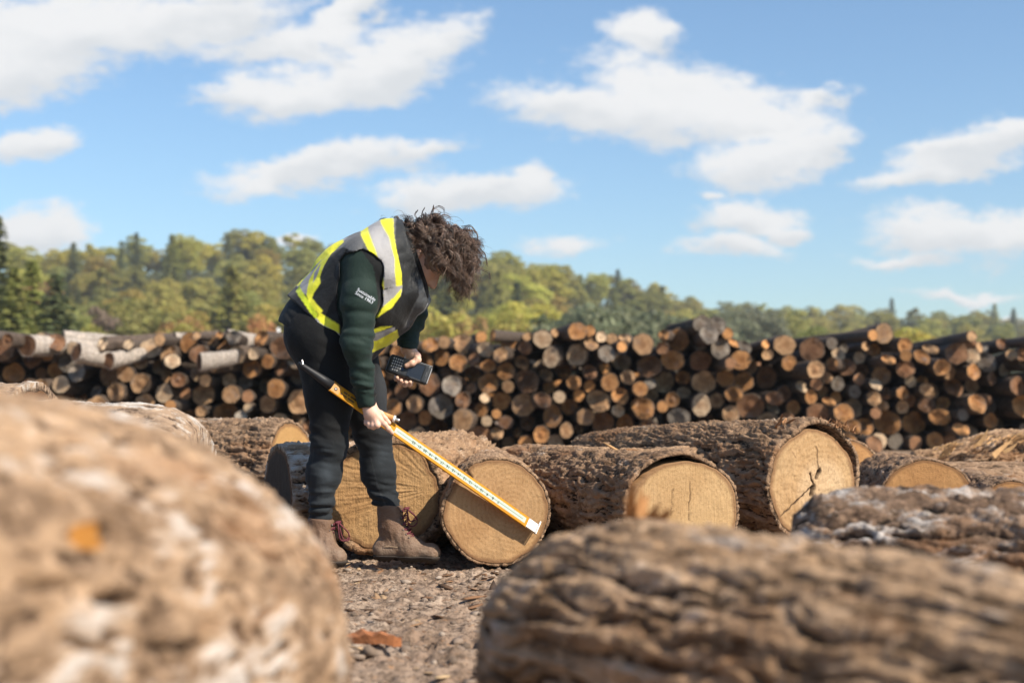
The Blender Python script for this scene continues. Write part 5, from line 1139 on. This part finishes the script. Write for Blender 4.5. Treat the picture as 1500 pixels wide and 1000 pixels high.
mb = MB(); mb.tube([ST0 + SM @ np.array([x_, y_, .0215]) for x_, y_ in ((.004, .004), (.014, -.008))], .0022, 6); mb.build('handle_clip', steel, hnd)
mb = MB(); sbox(mb, tpx(771), tpx(786), -.0215, .0215, -.0045, .0045, .0012)
for (a, b_) in ((774, .013), (774, -.013), (783, .013), (783, -.013)): mb.tube([ST0 + SM @ np.array([tpx(a), b_, .004]), ST0 + SM @ np.array([tpx(a), b_, .0058])], .003, 8)
tp_ = mb.build('steel_cap', steel, stick)
mb = MB(); sbox(mb, tpx(786.2), tpx(787.6), -.020, .038, -.006, .004); mb.build('hook', plain('hook_white', (.85, .83, .8), .4, .4), tp_)
cr = bpy.data.objects.new('marking_crayon', None); COL.objects.link(cr); tag(cr, 'tan marking crayon with white collar and metal tip, in the lower hand', 'crayon')
c0, c1 = P(552, 603, 5.262), P(576, 612.5, 5.262); c2, c3 = P(579, 613.5, 5.262), P(585.5, 616, 5.262)
mb = MB(); mb.tube([c0, c1], .0105, 14); mb.build('barrel', plain('crayon_tan', (.52, .25, .08), .5, .4, scale=90), cr, smooth=True)
mb = MB(); mb.tube([c1, c1 * .9 + c2 * .1, c2 * .9 + c1 * .1, c2], [.0105, .0125, .0125, .009], 14); mb.build('collar', plain('collar_white', (.82, .80, .76), .5, .4, var=.05), cr, smooth=True)
mb = MB(); mb.tube([c2, c3 * .8 + c2 * .2, c3], [.0065, .006, .004], 12); mb.build('tip', steel, cr, smooth=True)
hs = bpy.data.objects.new('handheld_scanner', None); COL.objects.link(hs); tag(hs, 'black handheld data collector with keypad and screen, held in the far hand', 'handheld scanner')
PM = np.stack([pa_, pu_, pn_], 1)
g = Grid(pc - .11, pc + .11, .0022)
F = g.box(pc, (.084, .038, .0135), PM.T, .011); F = np.minimum(F, g.box(ph(.045, 0, .002), (.040, .0395, .0155), PM.T, .01))
F = np.maximum(F, -g.box(ph(.030, 0, .0175), (.030, .030, .0022), PM.T, .001)); V, Q = surfnets(g, F, 1)
bd = obj('casing', mesh('casing', V, Q), plain('scanner_black', (.022, .024, .027), .45, .5, scale=200), hs)
mb = MB(); mb.box(ph(.030, 0, .0160), (.058, .058, .0008), PM); m_, t, b = new_mat('screen_glass'); setb(t, b, Base_Color=(.02, .022, .024), Roughness=.12, Specular_IOR_Level=.7); mb.build('screen', m_, hs)
mb = MB(); mb.box(ph(.073, 0, .0178), (.002, .018, .0008), PM); mb.build('earpiece', plain('slot_grey', (.12, .12, .12), .5), bd)
mb = MB(); sbox_ = [(.0845, 0, .004, .004, .07, .02)]
mb.box(ph(.0855, 0, .001), (.0035, .066, .020), PM, .0012); mb.box(ph(.050, .0392, .001), (.07, .0035, .018), PM, .0012); mb.build('bumper', plain('bumper_grey', (.42, .43, .44), .5, .4), hs)
km = plain('key_white', (.55, .56, .58), .5, .3, var=.1)
kb = MB()
for i in range(5):
    for j in range(5):
        if (i, j) in ((4, 0), (4, 4)): continue
        kb.box(ph(-.066 + j * .0088, .023 - i * .0112, .0140), (.0058, .0062, .0014), PM, .0008)
kb.build('keypad', km, hs)
mb = MB(); mb.box(ph(-.022, -.008, .0140), (.010, .012, .0016), PM, .0008); mb.build('blue_key', plain('key_blue', (.03, .06, .16), .5), hs)
